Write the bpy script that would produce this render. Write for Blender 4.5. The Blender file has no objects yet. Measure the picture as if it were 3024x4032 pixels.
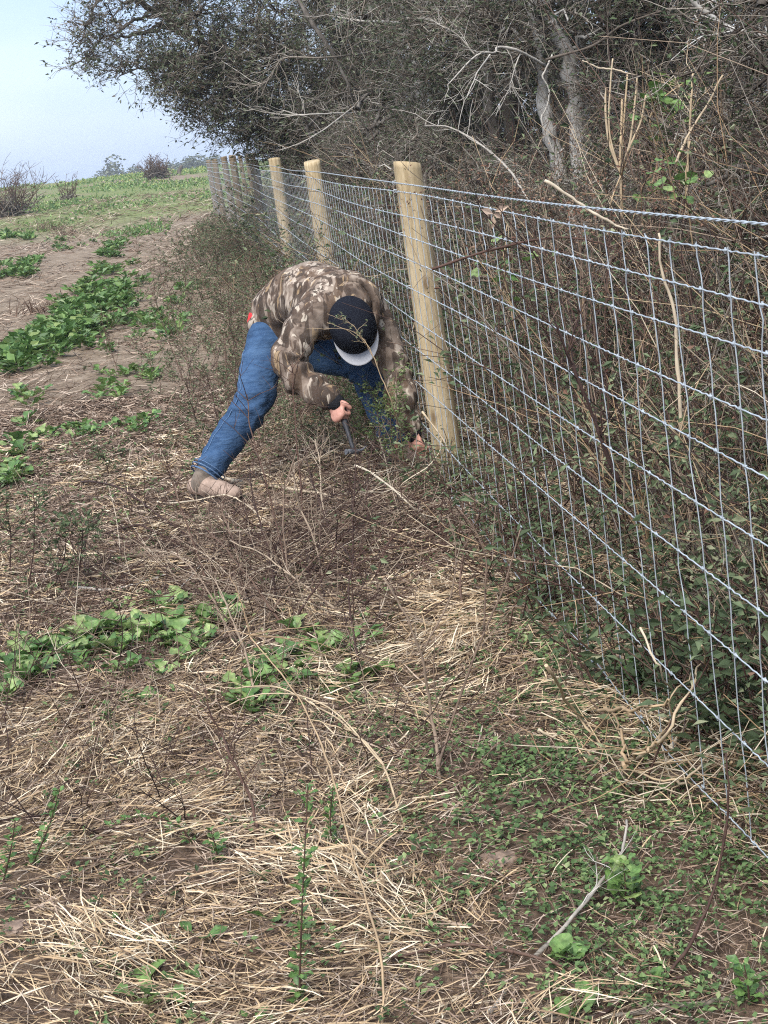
import bpy, bmesh, math
import numpy as np
from mathutils import Vector, Matrix, noise

# ------------------------------------------------------------------ camera, light, exposure
sc = bpy.context.scene
COL = sc.collection
rng = np.random.default_rng(7)
FPX = 5980.0                     # focal length in pixels of the 3024 x 4032 photograph
PITCH, ROLL, EYE = math.radians(13.45), math.radians(5.8), 1.55
_f = np.array([0, math.cos(PITCH), -math.sin(PITCH)])
_r0 = np.array([1.0, 0, 0]); _u0 = np.array([0, math.sin(PITCH), math.cos(PITCH)])
_r = _r0 * math.cos(ROLL) - _u0 * math.sin(ROLL)
_u = _u0 * math.cos(ROLL) + _r0 * math.sin(ROLL)
CAM = np.array([0, 0, EYE])
cd = bpy.data.cameras.new('camera'); cam = bpy.data.objects.new('camera', cd); COL.objects.link(cam)
m = Matrix.Identity(4)
for i in range(3):
    m[i][0], m[i][1], m[i][2], m[i][3] = _r[i], _u[i], -_f[i], CAM[i]
cam.matrix_world = m
cd.sensor_fit = 'VERTICAL'; cd.sensor_height = 36.0; cd.lens = 36.0 * FPX / 4032.0
cd.clip_start = 0.05; cd.clip_end = 4000
sc.camera = cam

w = bpy.data.worlds.new('World'); sc.world = w; w.use_nodes = True
nt = w.node_tree; nt.nodes.clear()
SUN_EL, SUN_AZ = math.radians(52), math.radians(205)
sky = nt.nodes.new('ShaderNodeTexSky'); sky.sky_type = 'NISHITA'; sky.sun_disc = False
sky.sun_elevation = SUN_EL; sky.sun_rotation = SUN_AZ
sky.air_density = 1.0; sky.dust_density = 2.0; sky.ozone_density = 1.5
tc = nt.nodes.new('ShaderNodeTexCoord')
mp = nt.nodes.new('ShaderNodeMapping'); mp.inputs['Scale'].default_value = (2.0, 2.0, 5.0)
cn = nt.nodes.new('ShaderNodeTexNoise'); cn.inputs['Scale'].default_value = 1.6; cn.inputs['Detail'].default_value = 5
cr = nt.nodes.new('ShaderNodeValToRGB')
cr.color_ramp.elements[0].position = 0.36; cr.color_ramp.elements[0].color = (0.44, 0.57, 0.83, 1)
cr.color_ramp.elements[1].position = 0.64; cr.color_ramp.elements[1].color = (0.60, 0.71, 0.91, 1)
scl = nt.nodes.new('ShaderNodeVectorMath'); scl.operation = 'SCALE'; scl.inputs['Scale'].default_value = 3.25
mx = nt.nodes.new('ShaderNodeMixRGB'); mx.inputs[0].default_value = 0.85
bg = nt.nodes.new('ShaderNodeBackground'); bg.inputs['Strength'].default_value = 0.1
wo = nt.nodes.new('ShaderNodeOutputWorld')
L = nt.links.new
L(tc.outputs['Generated'], mp.inputs['Vector']); L(mp.outputs[0], cn.inputs['Vector'])
L(cn.outputs['Fac'], cr.inputs[0]); L(cr.outputs[0], scl.inputs[0])
L(sky.outputs[0], mx.inputs[1]); L(scl.outputs[0], mx.inputs[2])
L(mx.outputs[0], bg.inputs['Color']); L(bg.outputs[0], wo.inputs['Surface'])

sd = bpy.data.lights.new('sun', 'SUN'); sd.energy = 1.25; sd.angle = math.radians(40); sd.color = (1.0, 0.96, 0.90)
sun = bpy.data.objects.new('sun', sd); COL.objects.link(sun)
sdir = Vector((math.sin(SUN_AZ) * math.cos(SUN_EL), math.cos(SUN_AZ) * math.cos(SUN_EL), math.sin(SUN_EL)))
sun.rotation_euler = sdir.to_track_quat('Z', 'Y').to_euler(); sun.location = (0, 0, 30)

sc.view_settings.view_transform = 'Standard'; sc.view_settings.look = 'None'
sc.view_settings.gamma = 1.0; sc.view_settings.use_curve_mapping = False
sc.view_settings.exposure = 2.05
sc.render.engine = 'CYCLES'
cy = sc.cycles
cy.use_denoising = False; cy.filter_width = 1.1; cy.denoiser = 'OPENIMAGEDENOISE'; cy.denoising_input_passes = 'RGB_ALBEDO_NORMAL'
cy.max_bounces = 5; cy.diffuse_bounces = 3; cy.glossy_bounces = 2; cy.transmission_bounces = 2
cy.volume_bounces = 0; cy.transparent_max_bounces = 8
cy.caustics_reflective = False; cy.caustics_refractive = False

# ------------------------------------------------------------------ helpers
def ray(px, py):
    d = _f + _r * (px - 1512) / FPX - _u * (py - 2016) / FPX
    return d / d[1]

def at(px, py, Y):
    """world point that lies Y metres into the scene along the sight line through a photo pixel"""
    return CAM + ray(px, py) * Y

_py = np.linspace(-20, 760, 3901)
_pz = np.interp(_py, [-20, 0, 7, 12, 21, 26, 38, 60, 90, 120, 150, 250, 350, 760],
                [-.05, 0, .06, .10, .16, .23, .29, .60, 1.08, 1.37, 1.30, -2, -4.5, -5.5])
_k = np.hanning(41); _k /= _k.sum()
_pz = np.convolve(np.pad(_pz, 20, mode='edge'), _k, mode='valid')

def gz(x, y):
    x = np.asarray(x, float); y = np.asarray(y, float)
    z = np.interp(y, _py, _pz)
    a = np.clip(1.3 - np.abs(y) / 60.0, 0.25, 1)
    z = z + a * (0.012 * np.sin(2.3 * x + 1.1 * y) + 0.010 * np.sin(4.1 * y - 1.7 * x + 1) + 0.006 * np.sin(7.3 * x + 5.1 * y + 2))
    z = z + np.clip((np.abs(y) - 14) / 30, 0, 1) * 0.05 * np.sin(0.35 * x + 0.5 * np.sin(.2 * y))
    return z

def G(px, py):
    """ground point under a photo pixel"""
    d = ray(px, py); lo, hi = 0.5, 0.5
    while hi < 400:
        p = CAM + d * hi
        if p[2] < gz(p[0], p[1]): break
        lo = hi; hi *= 1.03
    for _ in range(25):
        mid = (lo + hi) / 2; p = CAM + d * mid
        if p[2] < gz(p[0], p[1]): hi = mid
        else: lo = mid
    return CAM + d * hi

def nrm(v):
    return v / np.maximum(np.linalg.norm(v, axis=-1, keepdims=True), 1e-9)

class MB:
    """collects geometry with a per-face tint value and builds it as one mesh"""
    def __init__(s): s.V = []; s.F = []; s.n = 0
    def add(s, V, F, tint=0.5, mat=0, smooth=True):
        V = np.asarray(V, np.float32).reshape(-1, 3); F = np.asarray(F, np.int64)
        if len(F) == 0: return
        s.V.append(V)
        s.F.append((F + s.n, np.broadcast_to(np.asarray(tint, np.float32), (len(F),)), mat, smooth)); s.n += len(V)
    def tubes(s, P, R, k=4, tint=0.5, mat=0, cap=False):
        P = np.asarray(P, float)
        if P.ndim == 2: P = P[None]
        mm, n, _ = P.shape
        R = np.broadcast_to(np.asarray(R, float), (mm, n)) if np.ndim(R) < 2 else np.asarray(R, float)
        T = nrm(np.gradient(P, axis=1))
        ax = nrm(P[:, -1] - P[:, 0] + 1e-6)
        ref = np.where(np.abs(ax[:, 2:3]) > 0.8, [[1.0, 0, 0]], [[0, 0, 1.0]])[:, None, :]
        U = nrm(np.cross(T, np.broadcast_to(ref, T.shape))); W = np.cross(T, U)
        a = np.arange(k) * 2 * math.pi / k
        ring = P[:, :, None, :] + R[:, :, None, None] * (np.cos(a)[:, None] * U[:, :, None, :] + np.sin(a)[:, None] * W[:, :, None, :])
        idx = np.arange(mm * n * k).reshape(mm, n, k)
        q = np.stack([idx[:, :-1, :], np.roll(idx, -1, 2)[:, :-1, :], np.roll(idx, -1, 2)[:, 1:, :], idx[:, 1:, :]], -1)
        t = np.repeat(np.broadcast_to(np.asarray(tint, float), (mm,)), (n - 1) * k)
        s.add(ring, q.reshape(-1, 4), t, mat)
        if cap:
            b = s.n - mm * n * k
            for i in range(mm):
                s.F.append((np.array([idx[i, 0, ::-1] + b]), np.array([t[0]], np.float32), mat, False))
                s.F.append((np.array([idx[i, -1] + b]), np.array([t[0]], np.float32), mat, False))
    def ribbons(s, P, W, N, tint=0.5, mat=0):
        """flat blades: P (m,n,3) centre lines, W (m,n) half widths, N (m,3) blade normals"""
        mm, n, _ = P.shape
        T = nrm(np.gradient(P, axis=1)); S = nrm(np.cross(T, N[:, None, :]))
        V = np.stack([P - S * W[..., None], P + S * W[..., None]], 2)
        idx = np.arange(mm * n * 2).reshape(mm, n, 2)
        q = np.stack([idx[:, :-1, 0], idx[:, :-1, 1], idx[:, 1:, 1], idx[:, 1:, 0]], -1)
        s.add(V, q.reshape(-1, 4), np.repeat(np.broadcast_to(np.asarray(tint, float), (mm,)), n - 1), mat, False)
    def leaves(s, pos, d, nor, Ln, Wd, tint=0.5, mat=0, droop=0.15):
        mm = len(pos); d = nrm(d); sd = nrm(np.cross(d, nor)); up = np.cross(sd, d)
        Ln = np.broadcast_to(Ln, (mm,))[:, None]; Wd = np.broadcast_to(Wd, (mm,))[:, None]
        mid = pos + d * Ln * 0.45 + up * Ln * 0.10
        V = np.stack([pos, mid + sd * Wd * .5, pos + d * Ln - up * Ln * droop, mid - sd * Wd * .5], 1)
        idx = np.arange(mm * 4).reshape(mm, 4)
        s.add(V, idx, np.broadcast_to(tint, (mm,)), mat, False)
    def mesh(s, name):
        me = bpy.data.meshes.new(name)
        V = np.concatenate(s.V)
        me.vertices.add(len(V)); me.vertices.foreach_set('co', V.ravel())
        tot = np.concatenate([np.full(len(f[0]), f[0].shape[1], np.int32) for f in s.F])
        lp = np.concatenate([f[0].ravel() for f in s.F]).astype(np.int32)
        me.loops.add(len(lp)); me.loops.foreach_set('vertex_index', lp)
        me.polygons.add(len(tot))
        st = np.zeros(len(tot), np.int32); st[1:] = np.cumsum(tot)[:-1]
        me.polygons.foreach_set('loop_start', st); me.polygons.foreach_set('loop_total', tot)
        me.polygons.foreach_set('material_index', np.concatenate([np.full(len(f[0]), f[2], np.int32) for f in s.F]))
        me.polygons.foreach_set('use_smooth', np.concatenate([np.full(len(f[0]), f[3], bool) for f in s.F]))
        at_ = me.attributes.new('tint', 'FLOAT', 'FACE'); at_.data.foreach_set('value', np.concatenate([f[1] for f in s.F]).astype(np.float32))
        me.update(); me.validate()
        return me
    def build(s, name, mats, parent=None, loc=None):
        me = s.mesh(name)
        for mt in (mats if isinstance(mats, (list, tuple)) else [mats]): me.materials.append(mt)
        o = bpy.data.objects.new(name, me); COL.objects.link(o)
        if loc is not None: o.location = loc
        if parent is not None: o.parent = parent
        return o

def tag(o, label=None, cat=None, group=None, kind=None):
    if label: o['label'] = label
    if cat: o['category'] = cat
    if group: o['group'] = group
    if kind: o['kind'] = kind
    return o

def thing(name, label, cat, loc=(0, 0, 0), group=None):
    o = bpy.data.objects.new(name, None); COL.objects.link(o); o.location = loc
    o.empty_display_size = 0.1
    return tag(o, label, cat, group)

def dup(root, loc, rz=0.0, scale=1.0, label=None, group=None):
    r = root.copy(); COL.objects.link(r); r.location = loc; r.rotation_euler = (0, 0, rz); r.scale = (scale,) * 3
    if label: r['label'] = label
    if group: r['group'] = group
    for ch in list(root.children):
        c = ch.copy(); COL.objects.link(c); c.parent = r
        for g in list(ch.children):
            d = g.copy(); COL.objects.link(d); d.parent = c
    return r

def arcs(base, d, length, n, wob=0.15, grav=0.0, rg=rng):
    """random curved centre lines: base (m,3), start direction d (m,3), length (m,), n points"""
    mm = len(base); P = np.zeros((mm, n, 3)); P[:, 0] = base; d = nrm(np.asarray(d, float)).copy()
    st = (np.asarray(length) / (n - 1)).reshape(-1, 1) * np.ones((mm, 1))
    for i in range(1, n):
        P[:, i] = P[:, i - 1] + d * st
        d = d + rg.normal(0, wob, (mm, 3)); d[:, 2] -= grav; d = nrm(d)
    return P

def rdir(mm, zlo=-1, zhi=1, rg=rng):
    a = rg.uniform(0, 2 * math.pi, mm); z = rg.uniform(zlo, zhi, mm); h = np.sqrt(np.maximum(0, 1 - z * z))
    return np.stack([h * np.cos(a), h * np.sin(a), z], 1)

def spline(pts, n):
    """Catmull-Rom through points, resampled to n"""
    p = np.asarray(pts, float)
    if len(p) == 2: return p[0] + (p[1] - p[0]) * np.linspace(0, 1, n)[:, None]
    q = np.vstack([2 * p[0] - p[1], p, 2 * p[-1] - p[-2]]); out = []
    for t in np.linspace(0, len(p) - 1 - 1e-9, n):
        i = int(t); u = t - i; a, b, c, d = q[i:i + 4]
        out.append(0.5 * (2 * b + (c - a) * u + (2 * a - 5 * b + 4 * c - d) * u * u + (3 * b - a - 3 * c + d) * u ** 3))
    return np.array(out)

# ------------------------------------------------------------------ materials
def new_mat(name, rough=0.8, spec=0.3):
    mt = bpy.data.materials.new(name); mt.use_nodes = True
    b = mt.node_tree.nodes['Principled BSDF']
    b.inputs['Roughness'].default_value = rough; b.inputs['Specular IOR Level'].default_value = spec
    return mt, mt.node_tree, b

def ramp(t, fac, stops, interp='LINEAR'):
    r = t.nodes.new('ShaderNodeValToRGB'); r.color_ramp.interpolation = interp
    e = r.color_ramp.elements
    while len(e) < len(stops): e.new(0.5)
    for i, (p, c) in enumerate(stops): e[i].position = p; e[i].color = (*c, 1)
    t.links.new(fac, r.inputs[0]); return r.outputs[0]

def noise_tex(t, scale, detail=3, vec=None, rough=0.5, dist=0.0):
    n = t.nodes.new('ShaderNodeTexNoise'); n.inputs['Scale'].default_value = scale; n.inputs['Detail'].default_value = detail
    n.inputs['Roughness'].default_value = rough; n.inputs['Distortion'].default_value = dist
    if vec is not None: t.links.new(vec, n.inputs['Vector'])
    return n.outputs['Fac']

def objco(t, scale=(1, 1, 1), rot=(0, 0, 0)):
    c = t.nodes.new('ShaderNodeTexCoord'); mpn = t.nodes.new('ShaderNodeMapping')
    mpn.inputs['Scale'].default_value = scale; mpn.inputs['Rotation'].default_value = rot
    t.links.new(c.outputs['Object'], mpn.inputs['Vector']); return mpn.outputs[0]

def mixc(t, fac, a, b, mode='MIX'):
    mxn = t.nodes.new('ShaderNodeMixRGB'); mxn.blend_type = mode
    for s_, v in ((mxn.inputs[0], fac), (mxn.inputs[1], a), (mxn.inputs[2], b)):
        if isinstance(v, (int, float)): s_.default_value = v
        elif isinstance(v, tuple): s_.default_value = (*v, 1)
        else: t.links.new(v, s_)
    return mxn.outputs[0]

def bump(t, b, h, strength=0.4, dist=0.01):
    bn = t.nodes.new('ShaderNodeBump'); bn.inputs['Strength'].default_value = strength; bn.inputs['Distance'].default_value = dist
    t.links.new(h, bn.inputs['Height']); t.links.new(bn.outputs[0], b.inputs['Normal'])

def tint_mat(name, stops, rough=0.75, spec=0.25, nscale=60, namt=0.25, trans=0.0):
    """colour from each piece's own tint value, broken up by fine noise"""
    mt, t, b = new_mat(name, rough, spec)
    a = t.nodes.new('ShaderNodeAttribute'); a.attribute_name = 'tint'
    c = ramp(t, a.outputs['Fac'], stops)
    n = noise_tex(t, nscale, 2, objco(t))
    d = ramp(t, n, [(0.3, (1 - namt,) * 3), (0.7, (1 + namt * .5,) * 3)])
    c = mixc(t, 1.0, c, d, 'MULTIPLY')
    t.links.new(c, b.inputs['Base Color'])
    if trans:
        tr = t.nodes.new('ShaderNodeBsdfTranslucent'); t.links.new(c, tr.inputs['Color'])
        ms = t.nodes.new('ShaderNodeMixShader'); ms.inputs[0].default_value = trans
        t.links.new(b.outputs[0], ms.inputs[1]); t.links.new(tr.outputs[0], ms.inputs[2])
        t.links.new(ms.outputs[0], t.nodes['Material Output'].inputs['Surface'])
    return mt

M = {}
M['straw'] = tint_mat('straw', [(0, (.05, .034, .024)), (.3, (.21, .138, .082)), (.55, (.42, .295, .17)), (.8, (.60, .445, .27)), (1, (.76, .64, .46))], .7, .3)
M['litter'] = tint_mat('litter', [(0, (.035, .024, .018)), (.3, (.13, .085, .06)), (.6, (.33, .235, .17)), (1, (.62, .51, .40))], .8, .2)
M['twig'] = tint_mat('twig_bark', [(0, (.035, .02, .018)), (.3, (.10, .055, .04)), (.55, (.20, .14, .10)), (.8, (.36, .28, .20)), (1, (.55, .46, .35))], .75, .25)
M['greytwig'] = tint_mat('grey_twig_bark', [(0, (.05, .038, .03)), (.5, (.17, .14, .11)), (.8, (.30, .265, .22)), (1, (.50, .465, .41))], .85, .2)
M['cane'] = tint_mat('pale_cane', [(0, (.30, .19, .10)), (.5, (.48, .36, .22)), (1, (.60, .52, .40))], .6, .35, 25)
M['dryleaf'] = tint_mat('dry_leaf', [(0, (.10, .045, .03)), (.4, (.22, .12, .08)), (.75, (.36, .25, .17)), (1, (.55, .42, .33))], .8, .2, 40, .3, .2)
M['darkleaf'] = tint_mat('evergreen_leaf', [(0, (.042, .056, .030)), (.45, (.092, .115, .062)), (.72, (.16, .18, .105)), (.88, (.23, .235, .17)), (1, (.17, .10, .06))], .55, .4, 30, .3, .15)
M['weedleaf'] = tint_mat('weed_leaf', [(0, (.04, .06, .026)), (.5, (.105, .145, .068)), (.8, (.20, .24, .125)), (1, (.36, .36, .22))], .7, .3, 40, .3, .2)
M['clover'] = tint_mat('ground_cover_leaf', [(0, (.04, .07, .025)), (.5, (.10, .17, .06)), (.85, (.19, .27, .10)), (1, (.30, .36, .16))], .65, .3, 50, .25, .25)
M['broad'] = tint_mat('broad_leaf', [(0, (.05, .105, .03)), (.4, (.10, .195, .05)), (.75, (.18, .30, .085)), (1, (.31, .39, .14))], .42, .5, 6, .42, .25)
M['yellow'] = tint_mat('yellow_bloom', [(0, (.36, .38, .09)), (1, (.55, .52, .18))])

def mat_ground():
    mt, t, b = new_mat('field_soil', .95, .1)
    v = objco(t)
    big = noise_tex(t, .55, 6, v, .6); fine = noise_tex(t, 38, 6, v, .75); mid = noise_tex(t, 5, 5, v, .65)
    far = noise_tex(t, .16, 6, objco(t, (1, .35, 1)), .6)
    soil = ramp(t, fine, [(.32, (.03, .021, .016)), (.5, (.085, .057, .04)), (.68, (.20, .14, .098))])
    tan = ramp(t, fine, [(.3, (.06, .042, .03)), (.5, (.16, .11, .075)), (.7, (.30, .22, .15))])
    c = mixc(t, ramp(t, mid, [(.38, (0, 0, 0)), (.6, (1, 1, 1))]), soil, tan)
    # the dry, pale stubble strip further out, and the mown green of the rise
    g = t.nodes.new('ShaderNodeTexCoord'); sx = t.nodes.new('ShaderNodeSeparateXYZ'); t.links.new(g.outputs['Object'], sx.inputs[0])
    ad = t.nodes.new('ShaderNodeMath'); ad.operation = 'MULTIPLY_ADD'; ad.inputs[1].default_value = 6.0
    t.links.new(big, ad.inputs[0]); t.links.new(sx.outputs['Y'], ad.inputs[2])
    sc_ = t.nodes.new('ShaderNodeMath'); sc_.operation = 'MULTIPLY'; sc_.inputs[1].default_value = .01; t.links.new(ad.outputs[0], sc_.inputs[0])
    m1 = ramp(t, sc_.outputs[0], [(.09, (0, 0, 0)), (.15, (1, 1, 1))])
    pale = ramp(t, mixc(t, .5, fine, mid), [(.35, (.10, .073, .05)), (.5, (.235, .18, .128)), (.65, (.38, .31, .235))])
    c = mixc(t, m1, c, pale)
    gr = ramp(t, mixc(t, .5, fine, mid), [(.35, (.08, .10, .04)), (.5, (.165, .195, .075)), (.65, (.28, .29, .12))])
    m2 = ramp(t, sc_.outputs[0], [(.36, (0, 0, 0)), (.48, (1, 1, 1))])
    patch = ramp(t, far, [(.42, (0, 0, 0)), (.52, (1, 1, 1))])
    c = mixc(t, mixc(t, 1.0, m2, patch, 'MULTIPLY'), c, gr)
    t.links.new(c, b.inputs['Base Color'])
    bump(t, b, mixc(t, .5, fine, mid), .9, .03)
    return mt

def mat_post(name, c0, c1, c2):
    mt, t, b = new_mat(name, .8, .2)
    gv = objco(t, (22, 22, 1.6)); g1 = noise_tex(t, 2.2, 5, gv, .6, .6); g2 = noise_tex(t, 9, 4, objco(t, (30, 30, 2.5)), .6)
    c = ramp(t, g1, [(.3, c0), (.5, c1), (.7, c2)])
    c = mixc(t, mixc(t, 1.0, ramp(t, g2, [(.55, (0, 0, 0)), (.72, (1, 1, 1))]), (.5, .5, .5), 'MULTIPLY'), c, tuple(x * .45 for x in c0))
    bl = noise_tex(t, 6, 3, objco(t, (1.4, 1.4, .8)), .6)
    c = mixc(t, ramp(t, bl, [(.45, (0, 0, 0)), (.75, (.55, .55, .55))]), c, tuple(x * .52 for x in c1))
    vo = t.nodes.new('ShaderNodeTexVoronoi'); vo.inputs['Scale'].default_value = 3.2
    t.links.new(objco(t, (2.2, 2.2, 1.1)), vo.inputs['Vector'])
    kn = ramp(t, vo.outputs['Distance'], [(.06, (1, 1, 1)), (.17, (0, 0, 0))])
    c = mixc(t, mixc(t, 1.0, kn, (.75, .75, .75), 'MULTIPLY'), c, (.13, .075, .035))
    t.links.new(c, b.inputs['Base Color']); bump(t, b, g1, .5, .006)
    return mt

def mat_wire():
    mt, t, b = new_mat('galvanised_wire', .42, .5)
    n = noise_tex(t, 30, 3, objco(t))
    t.links.new(ramp(t, n, [(.3, (.34, .375, .395)), (.7, (.56, .61, .635))]), b.inputs['Base Color'])
    b.inputs['Metallic'].default_value = .25
    return mt

def mat_denim():
    mt, t, b = new_mat('blue_denim', .9, .1)
    v = objco(t)
    w1 = noise_tex(t, 420, 2, v); bl = noise_tex(t, 7, 4, v, .6, .4); md = noise_tex(t, 26, 4, objco(t, (1, 1, 3)), .6)
    c = ramp(t, bl, [(.3, (.012, .029, .068)), (.5, (.025, .06, .132)), (.72, (.07, .13, .23))])
    c = mixc(t, .5, c, ramp(t, md, [(.3, (.014, .038, .09)), (.7, (.065, .13, .24))]))
    c = mixc(t, mixc(t, 1.0, ramp(t, w1, [(.45, (0, 0, 0)), (.7, (1, 1, 1))]), (.3, .3, .3), 'MULTIPLY'), c, (.15, .22, .33))
    t.links.new(c, b.inputs['Base Color']); bump(t, b, md, .6, .012)
    return mt

def mat_camo():
    mt, t, b = new_mat('reed_camouflage_cloth', .9, .1)
    base = noise_tex(t, 7.5, 3, objco(t), .55, 1.2)
    c = ramp(t, base, [(.34, (.06, .045, .036)), (.46, (.145, .108, .083)), (.55, (.235, .182, .143)), (.66, (.34, .28, .225))])
    layers = [((.35, .9, .2), 5.2, .575, (.05, .037, .029), .8), ((1.1, .2, .9), 7.5, .615, (.46, .385, .31), .75), ((.1, 1.6, .6), 5.6, .58, (.12, .08, .055), .85),
              ((1.9, .5, 2.1), 9.5, .635, (.52, .45, .36), .75), ((.8, 2.2, .3), 7.0, .60, (.05, .036, .028), .8), ((2.6, 1.1, 1.4), 8.5, .65, (.40, .28, .16), .6), ((1.5, 2.8, .2), 10, .61, (.075, .052, .04), .8)]
    for rot, s_, th, col, am in layers:
        n = noise_tex(t, s_, 1.8, objco(t, (2.8, 2.8, .38), rot), .5, .7)
        c = mixc(t, ramp(t, n, [(th - .008, (0, 0, 0)), (th + .008, (am, am, am))]), c, col)
    t.links.new(c, b.inputs['Base Color'])
    bump(t, b, noise_tex(t, 14, 3, objco(t), .5, .6), .5, .012)
    return mt

def mat_plain(name, c0, c1, rough=.85, scale=40, spec=.2, bs=.2):
    mt, t, b = new_mat(name, rough, spec)
    n = noise_tex(t, scale, 4, objco(t), .6)
    t.links.new(ramp(t, n, [(.3, c0), (.7, c1)]), b.inputs['Base Color']); bump(t, b, n, bs, .003)
    return mt

def mat_bark(name, stops, scale=9):
    mt, t, b = new_mat(name, .9, .15)
    n = noise_tex(t, scale, 5, objco(t, (1, 1, .35)), .65, .3); n2 = noise_tex(t, 3.2, 4, objco(t), .6)
    c = ramp(t, mixc(t, .5, n, n2), stops)
    t.links.new(c, b.inputs['Base Color']); bump(t, b, n, .6, .01)
    return mt

M['ground'] = mat_ground()
M['post'] = mat_post('new_pine_post', (.33, .245, .135), (.47, .365, .215), (.58, .475, .31))
M['oldpost'] = mat_post('weathered_pine_post', (.10, .075, .048), (.20, .15, .095), (.30, .235, .155))
M['wire'] = mat_wire()
M['denim'] = mat_denim(); M['camo'] = mat_camo()
M['seam'] = mat_plain('denim_seam', (.05, .10, .20), (.14, .22, .34), .9, 160)
M['skin'] = mat_plain('skin', (.40, .19, .14), (.55, .29, .22), .55, 55, .35)
M['cap'] = mat_plain('black_cap_cloth', (.006, .007, .012), (.015, .017, .024), .95, 300, .1)
M['brim'] = mat_plain('grey_brim_cloth', (.42, .42, .44), (.58, .58, .60), .9, 300, .1)
M['cuff'] = mat_plain('black_knit', (.008, .008, .010), (.022, .022, .025), .95, 200, .1)
M['red'] = mat_plain('red_cloth', (.55, .03, .035), (.72, .06, .06), .9, 60)
M['boot'] = mat_plain('tan_rough_leather', (.22, .16, .125), (.42, .31, .245), .9, 30, .15, .5)
M['shaft'] = mat_plain('grey_boot_leather', (.13, .105, .085), (.25, .205, .165), .9, 30, .15, .4)
M['sole'] = mat_plain('dark_sole', (.03, .025, .02), (.07, .055, .045), .9)
M['steel'] = mat_plain('worn_steel', (.025, .025, .028), (.16, .165, .18), .4, 60, .5)
M['grip'] = mat_plain('dark_grip', (.012, .012, .014), (.035, .035, .04), .6, 60, .4)
M['palebark'] = mat_bark('pale_grey_bark', [(.33, (.13, .115, .095)), (.44, (.34, .32, .285)), (.58, (.64, .62, .58))])
M['darkbark'] = mat_bark('dark_grey_bark', [(.35, (.05, .042, .035)), (.5, (.12, .105, .09)), (.65, (.24, .22, .19))])
M['rock'] = mat_plain('clod', (.16, .11, .08), (.34, .25, .19), .95, 25, .1, .7)

# ------------------------------------------------------------------ ground
def grade(lo, hi, step, far_lo, far_hi, g=1.13):
    a = list(np.arange(lo, hi, step)); s_ = step; x = a[-1]
    while x < far_hi: s_ *= g; x += s_; a.append(x)
    s_ = step; x = a[0]; pre = []
    while x > far_lo: s_ *= g; x -= s_; pre.append(x)
    return np.array(pre[::-1] + a)
gx = grade(-2.2, 1.6, .045, -700, 700); gy = grade(1.9, 9, .045, -60, 720, 1.07)
XX, YY = np.meshgrid(gx, gy)
ZZ = gz(XX, YY)
nearm = (np.abs(XX) < 6) & (YY > 0) & (YY < 16)
for i, j in zip(*np.nonzero(nearm)):
    p = Vector((XX[i, j], YY[i, j], 0))
    ZZ[i, j] += .012 * noise.noise(p * 6) + .008 * noise.noise(p * 15)
nyy, nxx = XX.shape
idx = np.arange(nyy * nxx).reshape(nyy, nxx)
mb = MB(); mb.add(np.stack([XX, YY, ZZ], -1), np.stack([idx[:-1, :-1], idx[:-1, 1:], idx[1:, 1:], idx[1:, :-1]], -1).reshape(-1, 4))
tag(mb.build('ground', M['ground']), kind='structure')

# ------------------------------------------------------------------ fence
def fx(y):
    """x of the fence wires at depth y"""
    return np.interp(y, [1.4, 6.64, 21, 25.7, 30, 34, 38.5], [.245 + .118 * 5.24, .245, -1.272, -1.90, -2.38, -2.91, -3.45])

def fence_pt(y, h):
    """point on the wire plane at depth y, h metres above the ground line of the fence"""
    y = np.asarray(y, float); x = fx(y)
    h = np.asarray(h, float)
    lift = np.clip((5.2 - y) / 2.5, 0, 1.3) * .045 * np.clip(1 - h / .9, 0, 1)
    return np.stack([x - .046 * h, y, np.interp(y, _py, _pz) + h + lift], -1)

fence = thing('wire_fence', 'long woven wire fence on round wooden posts between the field and the brush', 'fence', (0.25, 6.64, 0.06))
def fpart(mb_, name, mt):
    o = mb_.build(name, mt); o.parent = fence; o.matrix_parent_inverse = Matrix.Translation((-.25, -6.64, -.06)); return o

def post_mesh(x, y, ztop, r, seed, k=18, lean=.046):
    rg = np.random.default_rng(seed); zg = float(np.interp(y, _py, _pz)) - .35
    hs = np.array([0, .3, .6, .9, 1.15, 1.4, 1.62, 1.8, .985 * (ztop - zg), ztop - zg]); hs = np.unique(np.clip(hs, 0, ztop - zg))
    a = np.arange(k) * 2 * math.pi / k; ph = rg.uniform(0, 6, 4)
    rings = []
    for h in hs:
        rr = r * (1.04 - .06 * h) * (1 + .03 * np.sin(2 * a + ph[0] + h) + .018 * np.sin(3 * a + ph[1] - h * 2))
        if h >= hs[-1] - 1e-6: rr = rr * .965
        zz = zg + h + (.010 * np.cos(a - ph[2]) if h > hs[-3] else 0)
        rings.append(np.stack([x + lean * (ztop - zg - h) + rr * np.cos(a), y + rr * np.sin(a), np.broadcast_to(zz, a.shape)], -1))
    V = np.concatenate(rings); n = len(hs); id_ = np.arange(n * k).reshape(n, k)
    q = np.stack([id_[:-1], np.roll(id_, -1, 1)[:-1], np.roll(id_, -1, 1)[1:], id_[1:]], -1).reshape(-1, 4)
    b = MB(); b.add(V, q); b.F.append((np.array([id_[-1]]), np.array([.5], np.float32), 0, False))
    return b
POSTS = [(1.95, 1.43, .066, 0), (6.64, 1.476, .0625, 0), (11.6, 1.50, .066, 0), (16.3, 1.545, .066, 0), (21, 1.55, .064, 1), (25.7, 1.66, .064, 1),
         (30, 1.672, .066, 1), (34, 1.66, .068, 1), (38.2, 1.655, .066, 1)]
POSTC = []
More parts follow.
